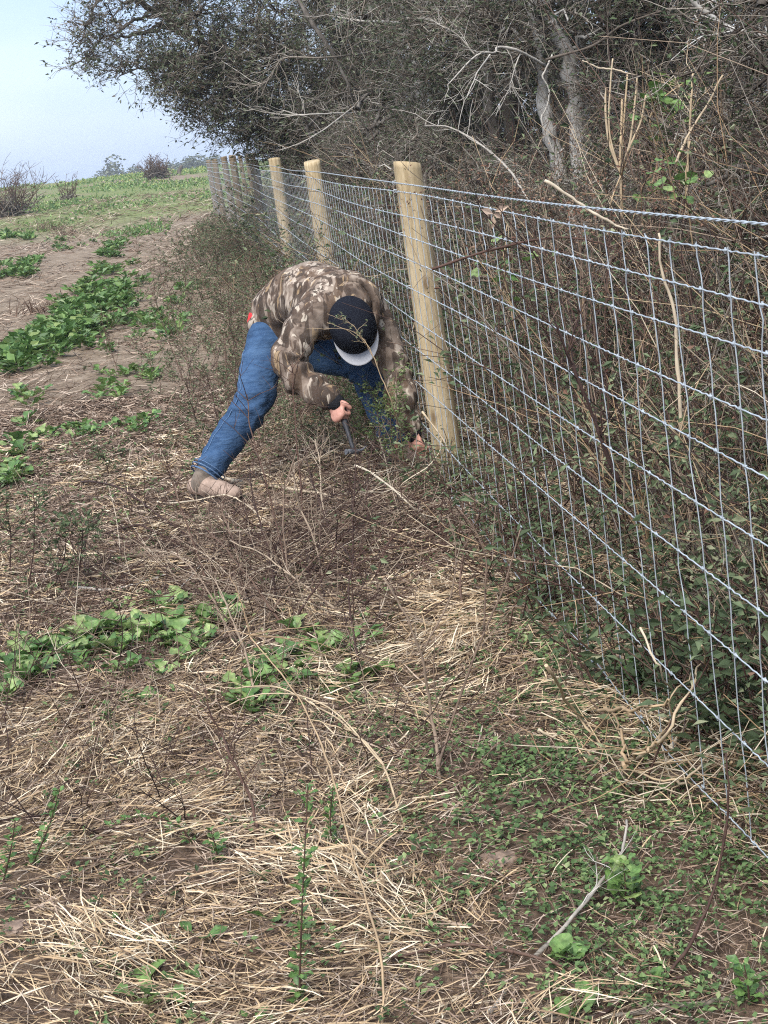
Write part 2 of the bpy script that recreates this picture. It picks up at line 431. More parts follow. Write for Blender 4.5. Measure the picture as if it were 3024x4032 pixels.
for i, (y, zt, r, old) in enumerate(POSTS):
    d = np.array([fx(y + .2) - fx(y - .2), .4]); d /= np.linalg.norm(d); nn = np.array([d[1], -d[0]])
    c = np.array([fx(y) - .064, y]) + nn * (r * 1.02 + .004); POSTC.append(c)
    o = fpart(post_mesh(c[0], c[1], zt, r, 10 + i), 'post', M['oldpost' if old else 'post'])
    if old: o['label'] = 'grey weathered round post'
WH = [1.34, 1.297, 1.207, 1.12, 1.01, .894, .752, .61, .453, .254, .03]     # wire heights
SP = .1524
sy = np.arange(1.95, 38.2, SP)
sag = lambda y: .004 * np.sin(y * 1.3)
for wi, h in enumerate(WH):
    mb = MB()
    y = np.arange(1.9, 38.3, .019 if wi else .012)
    P = fence_pt(y, h + sag(y) + .006 * np.sin(y * .9 + wi * 2.1))
    if wi == 0:
        for ph in (0, math.pi):
            Q = P.copy(); a = y * 2 * math.pi / .085 + ph
            Q[:, 0] += 0.0017 * np.cos(a); Q[:, 2] += .0017 * np.sin(a)
            mb.tubes(Q, .0018, 5)
    else:
        cr_ = .0011 * np.sin(y * 2 * math.pi / .051 + wi) * np.clip(1.2 - y / 25, .2, 1)
        P[:, 2] += cr_; P[:, 0] += .0012 * np.sin(y * 2 * math.pi / .037 + wi * 2)
        if wi == len(WH) - 1:
            for k in range(len(P)): P[k, 2] += .02 * noise.noise(Vector((y[k] * 1.7, 3, 0))); P[k, 0] += .02 * noise.noise(Vector((y[k] * 1.3, 9, 0)))
        mb.tubes(P, np.interp(y, [2, 8, 20, 38], [.0017, .0020, .0022, .0028])[None], 5)
        # hinge knots where the stays wrap round this wire
        kc = fence_pt(sy, h + sag(sy) + .006 * np.sin(sy * .9 + wi * 2.1))
        e = np.array([-.0015, .0085, 0]); e2 = np.array([0, 0, .0055])
        mb.tubes(np.stack([kc - e, kc, kc + e], 1), np.array([.0024, .0038, .0024]), 5)
        mb.tubes(np.stack([kc - e2, kc, kc + e2], 1), np.array([.0021, .0030, .0021]), 5)
    fpart(mb, 'top_wire' if wi == 0 else 'line_wire', M['wire'])
srg = np.random.default_rng(3)
for y in sy:
    hs = []; ys = []; off = srg.normal(0, .009)
    for a, b in zip(WH[1:-1], WH[2:]):
        bw = srg.normal(0, .005); o2 = off + srg.normal(0, .005)
        hs += [a, a + (b - a) * .3, a + (b - a) * .7]; ys += [y + off, y + off + bw * 1.3, y + o2 + bw * .8]; off = o2
    hs.append(WH[-1]); ys.append(y + off)
    P = fence_pt(np.array(ys), np.array(hs)); P[:, 0] -= .001
    mb = MB(); mb.tubes(P[None], .00140 if y < 12 else .0009 if y < 19 else .0006, 4); fpart(mb, 'stay_wire', M['wire'])
for (y, zt, r, old), c in list(zip(POSTS, POSTC))[1:4]:
    for wi in (0, 1, 3, 5, 7, 9):
        p = fence_pt(y, WH[wi] + sag(y) + (.006 * np.sin(y * .9 + wi * 2.1)))
        pts = [p + np.array([.014, .0, .007]), p + np.array([-.004, 0, .006]), p + np.array([-.006, .0, 0]), p + np.array([-.004, 0, -.006]), p + np.array([.014, 0, -.007])]
        mb = MB(); mb.tubes(np.array(pts)[None], .0018, 5); fpart(mb, 'staple', M['wire'])

# the fence line that carries on over the rise
far_fence = thing('wire_fence', 'far line of weathered fence posts running up the rise beyond the nearer fence', 'fence', (-5.1, 50, .4))
prev = []
for i, (px, py, Y) in enumerate([(944, 612, 52), (970, 609, 58), (995, 602, 64)]):
    p = at(px, py, Y); zt = p[2]
    o = post_mesh(p[0], p[1], zt, .07, 40 + i, 10).build('post', M['oldpost']); o.parent = far_fence; o.matrix_parent_inverse = Matrix.Translation((5.1, -50, -.4)); prev.append(p)
for k in range(5):
    P = np.array([p + np.array([-.08, 0, -.06 - .26 * k]) for p in prev])
    mb = MB(); mb.tubes(spline(P, 9)[None], .003, 4); o = mb.build('line_wire', M['wire']); o.parent = far_fence; o.matrix_parent_inverse = Matrix.Translation((5.1, -50, -.4))

# ------------------------------------------------------------------ person
def ell(c, r, R=None, n=(12, 8)):
    """one ellipsoid as (verts, quads): centre c, radii r, rotation R"""
    a = np.arange(n[0]) * 2 * math.pi / n[0]; t = np.linspace(0.0, math.pi, n[1] + 1)[1:-1]
    V = np.stack([np.outer(np.sin(t), np.cos(a)), np.outer(np.sin(t), np.sin(a)), np.outer(np.cos(t), np.ones(n[0]))], -1).reshape(-1, 3)
    V = np.vstack([V, [[0, 0, 1], [0, 0, -1]]]) * np.asarray(r)
    if R is not None: V = V @ np.asarray(R).T
    m_ = len(t); id_ = np.arange(m_ * n[0]).reshape(m_, n[0])
    q = np.stack([id_[1:], np.roll(id_, -1, 1)[1:], np.roll(id_, -1, 1)[:-1], id_[:-1]], -1).reshape(-1, 4)
    top, bot = m_ * n[0], m_ * n[0] + 1
    t1 = np.stack([id_[0], np.roll(id_[0], -1), np.full(n[0], top)], -1); t2 = np.stack([np.roll(id_[-1], -1), id_[-1], np.full(n[0], bot)], -1)
    return V + np.asarray(c), q, np.vstack([t1, t2])

def chain(mb_, pts, rad, step=.012, dense=None, flat=None):
    """a tapered round limb through pts with radii rad; flat=(axis vector, factor) squashes it along an axis"""
    pts = np.asarray(pts, float); Lt = np.sum(np.linalg.norm(np.diff(pts, axis=0), axis=1)); n = max(3, int(Lt / step))
    P = spline(pts, n); Rr = np.interp(np.linspace(0, 1, n), np.linspace(0, 1, len(rad)), rad)
    R_ = None; f = 1
    if flat is not None:
        ax = nrm(np.asarray(flat[0], float)); o1 = nrm(np.cross(ax, [.3, .5, .8])); o2 = np.cross(ax, o1); R_ = np.stack([ax, o1, o2], 1); f = flat[1]
    for p, r in zip(P, Rr):
        V, q, t = ell(p, (r * f, r, r), R_, (14, 9) if r > .03 else (10, 7))
        mb_.add(V, q); mb_.F.append((t + (mb_.n - len(V)), np.full(len(t), .5, np.float32), 0, True))

def fuse(mb_, name, mt, voxel, smooth, fn=None, sub=0):
    """union of all closed pieces as one continuous skin"""
    me = mb_.mesh(name + '_raw'); o = bpy.data.objects.new(name, me); COL.objects.link(o)
    rm = o.modifiers.new('r', 'REMESH'); rm.mode = 'VOXEL'; rm.voxel_size = voxel
    sm = o.modifiers.new('s', 'SMOOTH'); sm.factor = .5; sm.iterations = smooth
    dg = bpy.context.evaluated_depsgraph_get()
    new = bpy.data.meshes.new_from_object(o.evaluated_get(dg)); o.modifiers.clear(); o.data = new; new.name = name
    bpy.data.meshes.remove(me)
    if fn is not None:
        n = len(new.vertices); co = np.zeros(n * 3, np.float32); no = np.zeros(n * 3, np.float32)
        new.vertices.foreach_get('co', co); new.vertex_normals.foreach_get('vector', no)
        co = co.reshape(-1, 3); no = no.reshape(-1, 3)
        co = co + no * fn(co, no)[:, None].astype(np.float32) if True else co
        new.vertices.foreach_set('co', co.ravel().astype(np.float32)); new.update()
    new.polygons.foreach_set('use_smooth', np.ones(len(new.polygons), bool))
    new.materials.clear(); new.materials.append(mt)
    return o

def nz(co, s, off=0.0):
    return np.array([noise.noise(Vector((p[0] * s + off, p[1] * s, p[2] * s))) for p in co])

def seg_t(co, pts):
    """nearest distance along a polyline and distance to it, for every point"""
    best = np.full(len(co), 9.0); tt = np.zeros(len(co)); acc = 0
    for a, b in zip(pts[:-1], pts[1:]):
        ab = b - a; l = np.linalg.norm(ab); u = np.clip(((co - a) @ ab) / (l * l), 0, 1)
        d = np.linalg.norm(co - a - u[:, None] * ab, axis=1); k = d < best
        best[k] = d[k]; tt[k] = acc + u[k] * l; acc += l
    return tt, best

A_ = np.array
pel = at(1092, 1272, 7.36); hipR = at(1062, 1345, 7.25); hipL = at(1125, 1345, 7.36)
kneeR = at(1000, 1575, 7.0); ankR = at(800, 1885, 6.86)
kneeL = at(1425, 1440, 7.22); ankL = at(1590, 1790, 7.06)
mid = at(1200, 1185, 7.16); chest = at(1340, 1195, 6.98); neck = at(1395, 1222, 6.88)
shR = at(1215, 1262, 6.83); shL = at(1458, 1235, 7.08)
elR = at(1145, 1448, 6.72); wrR = at(1308, 1578, 6.58)
elL = at(1560, 1480, 6.92); wrL = at(1622, 1690, 6.80)
headc = at(1392, 1290, 6.80)
h_up = nrm(A_([-.10, -.93, .36])); h_fw = A_([.13, -.25, -.95]); h_fw = nrm(h_fw - h_up * (h_fw @ h_up)); h_rt = np.cross(h_fw, h_up)
HR = np.stack([h_rt, h_fw, h_up], 1)      # head frame: x right, y forward (face), z crown

person = thing('person', 'person in camouflage jacket, blue jeans and black cap bending down beside the fence post', 'person', (float(pel[0]), 7.2, .06))
def ppart(o, parent=None):
    par = parent or person
    o.parent = par
    if par is person: o.matrix_parent_inverse = Matrix.Translation(-Vector(person.location))
    return o

# body: one continuous skin from the head to the ankles, hands with five fingers
b = MB()
def H(x, y, z): return headc + HR @ A_([x, y, z])
def hell(c, r):
    V, q, t = ell(H(*c), r, HR, (20, 14)); b.add(V, q); b.F.append((t + (b.n - len(V)), np.full(len(t), .5, np.float32), 0, True))
hell((0, -.01, .02), (.076, .098, .10)); hell((0, .03, -.05), (.060, .066, .075)); hell((0, .055, -.098), (.030, .030, .022))
hell((0, .098, -.030), (.013, .020, .026)); hell((0, .092, -.012), (.009, .012, .03)); hell((-.032, .078, .005), (.019, .015, .010)); hell((.032, .078, .005), (.019, .015, .010))
hell((0, .087, -.067), (.024, .012, .007)); hell((0, .086, -.078), (.021, .011, .007)); hell((-.078, -.005, -.018), (.010, .019, .032)); hell((.078, -.005, -.018), (.010, .019, .032))
hell((-.030, .088, -.012), (.012, .008, .009)); hell((.030, .088, -.012), (.012, .008, .009))
chain(b, [H(0, -.02, -.05), neck], [.058, .062])
chain(b, [pel, mid, chest, neck], [.12, .125, .135, .07])
chain(b, [shR, elR, wrR], [.055, .042, .027]); chain(b, [shL, elL, wrL], [.055, .042, .027])
chain(b, [hipR, kneeR, ankR], [.075, .055, .038]); chain(b, [hipL, kneeL, ankL], [.075, .055, .038])
chain(b, [shR, chest, shL], [.06, .11, .06])

def hand(wr, fwd, palm_n, side, curl, thumb_curl, spread=.0, length=1.0):
    """wrist point, direction of the fingers, palm normal (the way fingers curl), side = +1/-1 where the thumb leaves"""
    f = nrm(fwd); n = nrm(palm_n - f * (palm_n @ f)); s = np.cross(f, n) * side
    pc = wr + f * .050
    for k, wd in ((.018, .026), (.040, .036), (.062, .040), (.082, .040)):
        V, q, t = ell(wr + f * k, (wd, .024, .015), np.stack([s, f, n], 1), (14, 10)); b.add(V, q); b.F.append((t + (b.n - len(V)), np.full(len(t), .5, np.float32), 0, True))
    chain(b, [wr - f * .03, wr + f * .03], [.026, .026])
    tips = []
    for i, (off, l, r) in enumerate(((.031, .070, .0092), (.010, .078, .0095), (-.011, .073, .0092), (-.031, .058, .0082))):
        p = wr + f * (.086 - .004 * abs(i - 1)) + s * off; d = f + s * off * spread * 6; pts = [p - f * .02, p]
        ang = 0
        for j, fr in enumerate((.45, .32, .23)):
            ang += curl[j]; dd = nrm(d * math.cos(ang) + n * math.sin(ang)); p = p + dd * l * fr * length; pts.append(p)
        chain(b, pts, [r * 1.12, r * 1.1, r, r * .95, r * .85], .004); tips.append(p)
    p = wr + f * .030 + s * .030; pts = [wr + f * .018 + s * .012, p]
    d = nrm(f * .75 + s * .75 + n * .2)
    for j, l in enumerate((.034, .028)):
        p = p + d * l; pts.append(p); d = nrm(d + n * thumb_curl + f * .25 - s * thumb_curl * .8)
    chain(b, pts, [.015, .0145, .0115, .0095], .004)
    return wr + f * .082 + n * .026
ham_dir = nrm(at(1388, 1760, 6.50) - at(1338, 1640, 6.52))
fwdR = nrm(at(1335, 1640, 6.53) - wrR); gripR = hand(wrR, fwdR, A_([.55, .45, -.35]), 1, (1.35, 1.35, .9), .8)
fwdL = nrm(at(1655, 1790, 6.74) - wrL); gripL = hand(wrL, fwdL, A_([.7, .5, -.1]), -1, (.55, .6, .4), .25, .15)
body = ppart(fuse(b, 'body', M['skin'], .0048, 3))

# jeans
b = MB()
chain(b, [pel + A_([.02, .0, -.03]), (hipR + hipL) / 2 + A_([0, 0, -.01])], [.13, .126])
legR = [hipR, (hipR + kneeR) / 2 + A_([-.012, 0, 0]), kneeR, (kneeR + ankR) / 2 + A_([.0, .015, 0]), ankR - (ankR - kneeR) * .17]
legL = [hipL, (hipL + kneeL) / 2 + A_([0, 0, -.005]), kneeL, (kneeL + ankL) / 2 + A_([-.01, .02, 0]), ankL - (ankL - kneeL) * .17]
chain(b, legR, [.112, .096, .086, .080, .069]); chain(b, legL, [.110, .094, .082, .074, .068])
sR, sL = spline(legR, 30), spline(legL, 30)
def wr_jeans(co, no):
    tr, dr = seg_t(co, sR); tl, dl = seg_t(co, sL); t = np.where(dr < dl, tr, tl)
    n1 = nz(co, 7); n2 = nz(co, 16, 5); n3 = nz(co, 5, 11)
    kn = np.exp(-((t - .40) / .11) ** 2) + .8 * np.exp(-((t - .10) / .08) ** 2) + .8 * np.exp(-((t - .74) / .08) ** 2) + .25
    fold = np.sin(t * 75 + 5.5 * n3 + 2.0 * n1)
    fold = np.where(fold > 0, fold, fold * .6)
    rid = (1 - np.abs(nz(co * [1, 1, 1.6], 11, 21)) * 2.4)
    return .0085 * kn * fold * (.6 + .9 * n1) + .008 * n1 + .003 * n2 + .0065 * kn * rid
jeans = ppart(fuse(b, 'jeans', M['denim'], .0085, 5, wr_jeans))
# outer seam, hem bands
for leg, hr in ((sR, .081), (sL, .077)):
    d = nrm(leg[-1] - leg[-3]); o1 = nrm(np.cross(d, [0, 1, 0])); o2 = np.cross(d, o1); a = np.linspace(0, 2 * math.pi, 33)
    mb = MB()
    for off, rr in ((.030, .0022), (.047, .003), (.066, .004)):
        P = leg[-1] + d * (off - .01) + (hr * (1.0 if off < .05 else .93)) * (np.cos(a)[:, None] * o1 + np.sin(a)[:, None] * o2)
        mb.tubes(P[None], rr, 5)
    ppart(mb.build('hem', M['seam']))
toL = A_([-.75, -.66, .05])
P = []
for i in range(5, 29):
    d = nrm(sR[min(i + 1, 29)] - sR[i - 1]); s_ = nrm(toL - d * (toL @ d)); hit = None
    ok, loc, nn, fi = jeans.ray_cast(Vector(sR[i] + s_ * .25) , Vector(-s_))
    if ok: P.append(np.array(loc) + s_ * .0015)
mb = MB(); mb.tubes(spline(P, 60)[None], .0022, 5); ppart(mb.build('side_seam', M['seam']))
# waistband and the red shirt that shows under the jacket
ax = nrm(mid - pel); o1 = nrm(np.cross(ax, [0, 0, 1])); o2 = np.cross(ax, o1)

# jacket with sleeves
b = MB()
back = [pel + (mid - pel) * .06 + A_([.012, -.01, .030]), (pel + mid) / 2 + A_([0, 0, .022]), mid + A_([.01, 0, .012]), (mid + chest) / 2, chest]
chain(b, back, [.146, .152, .160, .165, .160], .012)
chain(b, [chest, neck + A_([-.01, .03, .01])], [.155, .098])
chain(b, [shR, (shR * .6 + chest * .4), chest, (shL * .6 + chest * .4), shL], [.085, .12, .14, .12, .085])
arR = [shR, (shR + elR) / 2 + A_([-.02, 0, 0]), elR, (elR + wrR) / 2 + A_([0, 0, -.008]), wrR - (wrR - elR) * .10]
arL = [shL, (shL + elL) / 2 + A_([.012, 0, 0]), elL, (elL + wrL) / 2, wrL - (wrL - elL) * .10]
chain(b, arR, [.090, .082, .074, .066, .052]); chain(b, arL, [.086, .076, .068, .062, .050])
# loose cloth hanging at the hem over the hips
chain(b, [pel + A_([-.014, -.03, .010]), pel + A_([-.006, -.06, -.010]), pel + A_([.04, -.12, -.02]), pel + A_([.14, -.13, -.025])], [.126, .116, .095, .078])
aR, aL = spline(arR, 30), spline(arL, 30)
def wr_jacket(co, no):
    tr, dr = seg_t(co, aR); tl, dl = seg_t(co, aL); near = np.minimum(dr, dl) < .11; t = np.where(dr < dl, tr, tl)
    n1 = nz(co, 6); n2 = nz(co, 13, 4); n3 = nz(co, 4, 8)
    fold = np.sin(t * 62 + 6 * n3 + 3 * n1)
    arm = np.where(near, 1.0, 0) * (.35 + np.exp(-((t - .29) / .10) ** 2) + .9 * np.exp(-((t - .52) / .07) ** 2))
    rid = 1 - np.abs(nz(np.stack([co[:, 0] * .7, co[:, 1] * .7, co[:, 2]], 1), 9, 2)) * 2.2
    return .0095 * arm * fold + .010 * n1 + .004 * n2 + .010 * rid
jacket = ppart(fuse(b, 'jacket', M['camo'], .010, 5, wr_jacket))
# knitted cuffs and raised collar
for ar, wr_, r in ((aR, wrR, .043), (aL, wrL, .042)):
    d = nrm(ar[-1] - ar[-4]); b = MB(); chain(b, [ar[-1] + d * .010, ar[-1] + d * .052], [r * 1.03, r * .93], .004)
    ppart(fuse(b, 'cuff', M['cuff'], .006, 2))
cdir = nrm(headc - neck); c1 = nrm(np.cross(cdir, [1, 0, 0])); c2 = np.cross(cdir, c1); a = np.linspace(0, 2 * math.pi, 49)
cc = neck + (headc - neck) * .12 + h_up * -.015
mb = MB(); P = cc - h_fw * .03 + (np.cos(a)[:, None] * h_rt * .112 + np.sin(a)[:, None] * (-h_fw) * .112) + (h_up * (.02 + .028 * np.sin(a)[:, None]))
P += np.stack([nz(P, 12), nz(P, 12, 3), nz(P, 12, 6)], 1) * .012
mb.tubes(P[None], .023 + .004 * np.sin(a * 5)[None], 10); ppart(mb.build('collar', M['camo']))
# red shirt hem: loose band round the hips just below the jacket
b = MB(); chain(b, [pel + A_([-.0225, -.028, -.002]), pel + A_([-.010, -.034, -.038])], [.125, .119], .01)
ppart(fuse(b, 'red_shirt', M['red'], .009, 3, lambda co, no: .004 * nz(co, 14)))
# boots
def boot(ank, knee, toe_dir, zg):
    td = nrm(A_([toe_dir[0], toe_dir[1], 0])); sd_ = A_([-td[1], td[0], 0]); base = A_([ank[0], ank[1], zg]); FS = 1.15
    bo = thing('boot', None, None); bo.parent = person; bo.matrix_parent_inverse = Matrix.Translation(-Vector(person.location))
    bb = MB()
    def e(c, r):
        V, q, t = ell(base + td * c[0] * FS + A_([0, 0, c[1] * FS]), A_(r) * FS, np.stack([td, sd_, A_([0, 0, 1])], 1), (18, 12)); bb.add(V, q); bb.F.append((t + (bb.n - len(V)), np.full(len(t), .5, np.float32), 0, True))
    for c, r in (((-.035, .052), (.052, .042, .042)), ((.02, .058), (.07, .043, .048)), ((.08, .048), (.065, .047, .037)), ((.135, .040), (.058, .045, .030)), ((.165, .037), (.038, .037, .026))): e(c, r)
    o = fuse(bb, 'foot', M['boot'], .007, 4, lambda co, no: .0035 * nz(co, 20)); o.parent = bo
    bb = MB(); chain(bb, [base + A_([0, 0, .075]) - td * .012, ank + A_([.003, 0, .005]), ank + (knee - ank) * .17], [.054, .053, .055], .01)
    o = fuse(bb, 'shaft', M['shaft'], .008, 3, lambda co, no: .004 * nz(co, 18)); o.parent = bo
    # sole outline
    xs = np.linspace(0, 1, 40); u = -.082 + .288 * (1 - np.cos(xs * math.pi)) / 2; wd = np.interp(u, [-.082, -.06, -.02, .04, .12, .17, .206], [.0, .036, .038, .037, .050, .040, 0.0])
    out = np.concatenate([np.stack([u, wd], 1), np.stack([u, -wd], 1)[::-1][1:-1]])
    k = len(out); rings = [base + out[:, :1] * FS * td + out[:, 1:] * FS * sd_ + A_([0, 0, h]) for h in (-.004, .022)]
    id_ = np.arange(2 * k).reshape(2, k); ms = MB(); ms.add(np.concatenate(rings), np.stack([id_[0], np.roll(id_[0], -1), np.roll(id_[1], -1), id_[1]], -1), smooth=False)
    ms.F.append((id_[1][None], np.array([.5], np.float32), 0, False)); ms.F.append((id_[0][::-1][None], np.array([.5], np.float32), 0, False))
    o = ms.build('sole', M['sole']); o.parent = bo
boot(ankR, kneeR, (.75, -.66), float(gz(ankR[0], ankR[1])) + .012)
boot(ankL, kneeL, (.8, -.6), float(gz(ankL[0], ankL[1])) + .01)

# cap: crown, brim, top button
cap = thing('cap', None, None); cap.parent = person; cap.matrix_parent_inverse = Matrix.Translation(-Vector(person.location))
na, nt_ = 48, 16
a = np.arange(na) * 2 * math.pi / na; t = np.linspace(.03, 1.0, nt_)
V = []
for tt in t:
    rr = np.sin(tt * math.pi / 2) ** .80; zz = math.cos(tt * math.pi / 2) ** .72 * .128
    seam = 1 - .012 * np.exp(-((((a / (math.pi / 3)) + .5) % 1 - .5) / .06) ** 2)
    V.append(np.stack([.106 * rr * np.cos(a) * seam, .128 * rr * np.sin(a) * seam - .005, np.full(na, zz + .012) + .010 * np.sin(a) * tt * -1], -1))
V = np.concatenate(V); id_ = np.arange(na * nt_).reshape(nt_, na)
q = np.stack([id_[:-1], np.roll(id_, -1, 1)[:-1], np.roll(id_, -1, 1)[1:], id_[1:]], -1).reshape(-1, 4)[:, ::-1]
mb = MB(); mb.add(headc + V @ HR.T, q); mb.F.append((id_[0][None], np.array([.5], np.float32), 0, True))
o = mb.build('crown', M['cap']); o.parent = cap
sf = o.modifiers.new('t', 'SOLIDIFY'); sf.thickness = .003; sf.offset = -1
ns, nr = 33, 9
V = []
for side in (0, 1):
    for j in range(nr):
        fr = j / (nr - 1)
        for i in range(ns):
            th = math.radians(-74 + 148 * i / (ns - 1)); x0, y0 = .107 * math.sin(th), .128 * math.cos(th) - .005
            ext = .052 * (max(0, math.cos(math.radians(-90 + 180 * i / (ns - 1)))) ** .42)
            x = x0 * (1 + .0 * fr); y = y0 + ext * fr
            V.append((x, y, .006 - .010 * math.cos(th) - (x / .107) ** 2 * .020 - fr * .006 + (.0035 if side else 0)))
V = headc + A_(V) @ HR.T; id_ = np.arange(2 * nr * ns).reshape(2, nr, ns)
def grid_q(g): return np.stack([g[:-1, :-1], g[:-1, 1:], g[1:, 1:], g[1:, :-1]], -1).reshape(-1, 4)
mb = MB(); mb.add(V, np.concatenate([grid_q(id_[0]), grid_q(id_[1])[:, ::-1], np.stack([id_[0, -1, :-1], id_[0, -1, 1:], id_[1, -1, 1:], id_[1, -1, :-1]], -1),
    np.stack([id_[0, :-1, 0], id_[0, 1:, 0], id_[1, 1:, 0], id_[1, :-1, 0]], -1), np.stack([id_[0, :-1, -1], id_[0, 1:, -1], id_[1, 1:, -1], id_[1, :-1, -1]], -1)]))
o = mb.build('brim', M['brim']); o.parent = cap
V_, q_, t_ = ell(headc + HR @ A_([0, -.005, .141]), (.008, .008, .004), HR); mb = MB(); mb.add(V_, q_); o = mb.build('button', M['cap']); o.parent = cap
for sx in (-1, 1):
    V_, q_, t_ = ell(headc + HR @ A_([sx * .050, .060, .104]), (.0045, .0045, .003), HR); mb = MB(); mb.add(V_, q_); o = mb.build('eyelet', M['cuff']); o.parent = cap

# hammer in the fist
ham = thing('hammer', 'claw hammer with dark handle gripped in the bending person\'s hand', 'hammer', tuple(float(v) for v in gripR))
def hpart(mb_, name, mt):
    o = mb_.build(name, mt); o.parent = ham; o.matrix_parent_inverse = Matrix.Translation(-Vector(ham.location)); return o
hd = nrm(at(1386, 1752, 6.47) - gripR); ht = gripR + hd * .175; hb = gripR - hd * .10
mb = MB(); tt = np.linspace(0, 1, 12); mb.tubes((hb + (ht - hb) * tt[:, None])[None], np.interp(tt, [0, .05, .3, .5, .6, 1], [.011, .0155, .0135, .015, .0095, .0095])[None], 10, cap=True); hpart(mb, 'handle', M['grip'])
hs = A_([.62, .75, .25]); hs = nrm(hs - hd * (hs @ hd)); 
mb = MB(); P = spline([ht - hs * .042 , ht - hs * .038, ht - hs * .026, ht, ht + hs * .022], 14); mb.tubes(P[None], np.array([.0128, .0130, .0125, .0090, .0088, .0095, .012, .0125, .0125, .012, .011, .010, .009, .008])[None], 12, cap=True)
hpart(mb, 'head', M['steel'])
for k in (-1, 1):
    sd2 = np.cross(hd, hs); mb = MB(); P = spline([ht + hs * .018 + sd2 * .004 * k, ht + hs * .042 + sd2 * .008 * k - hd * .006, ht + hs * .066 + sd2 * .011 * k - hd * .022], 9)
    mb.tubes(P[None], np.linspace(.0085, .0025, 9)[None], 7, cap=True); hpart(mb, 'claw', M['steel'])


# ------------------------------------------------------------------ woods behind the fence
def rel(o, root):
    o.parent = root; o.matrix_parent_inverse = Matrix.Translation(-Vector(root.location)); return o

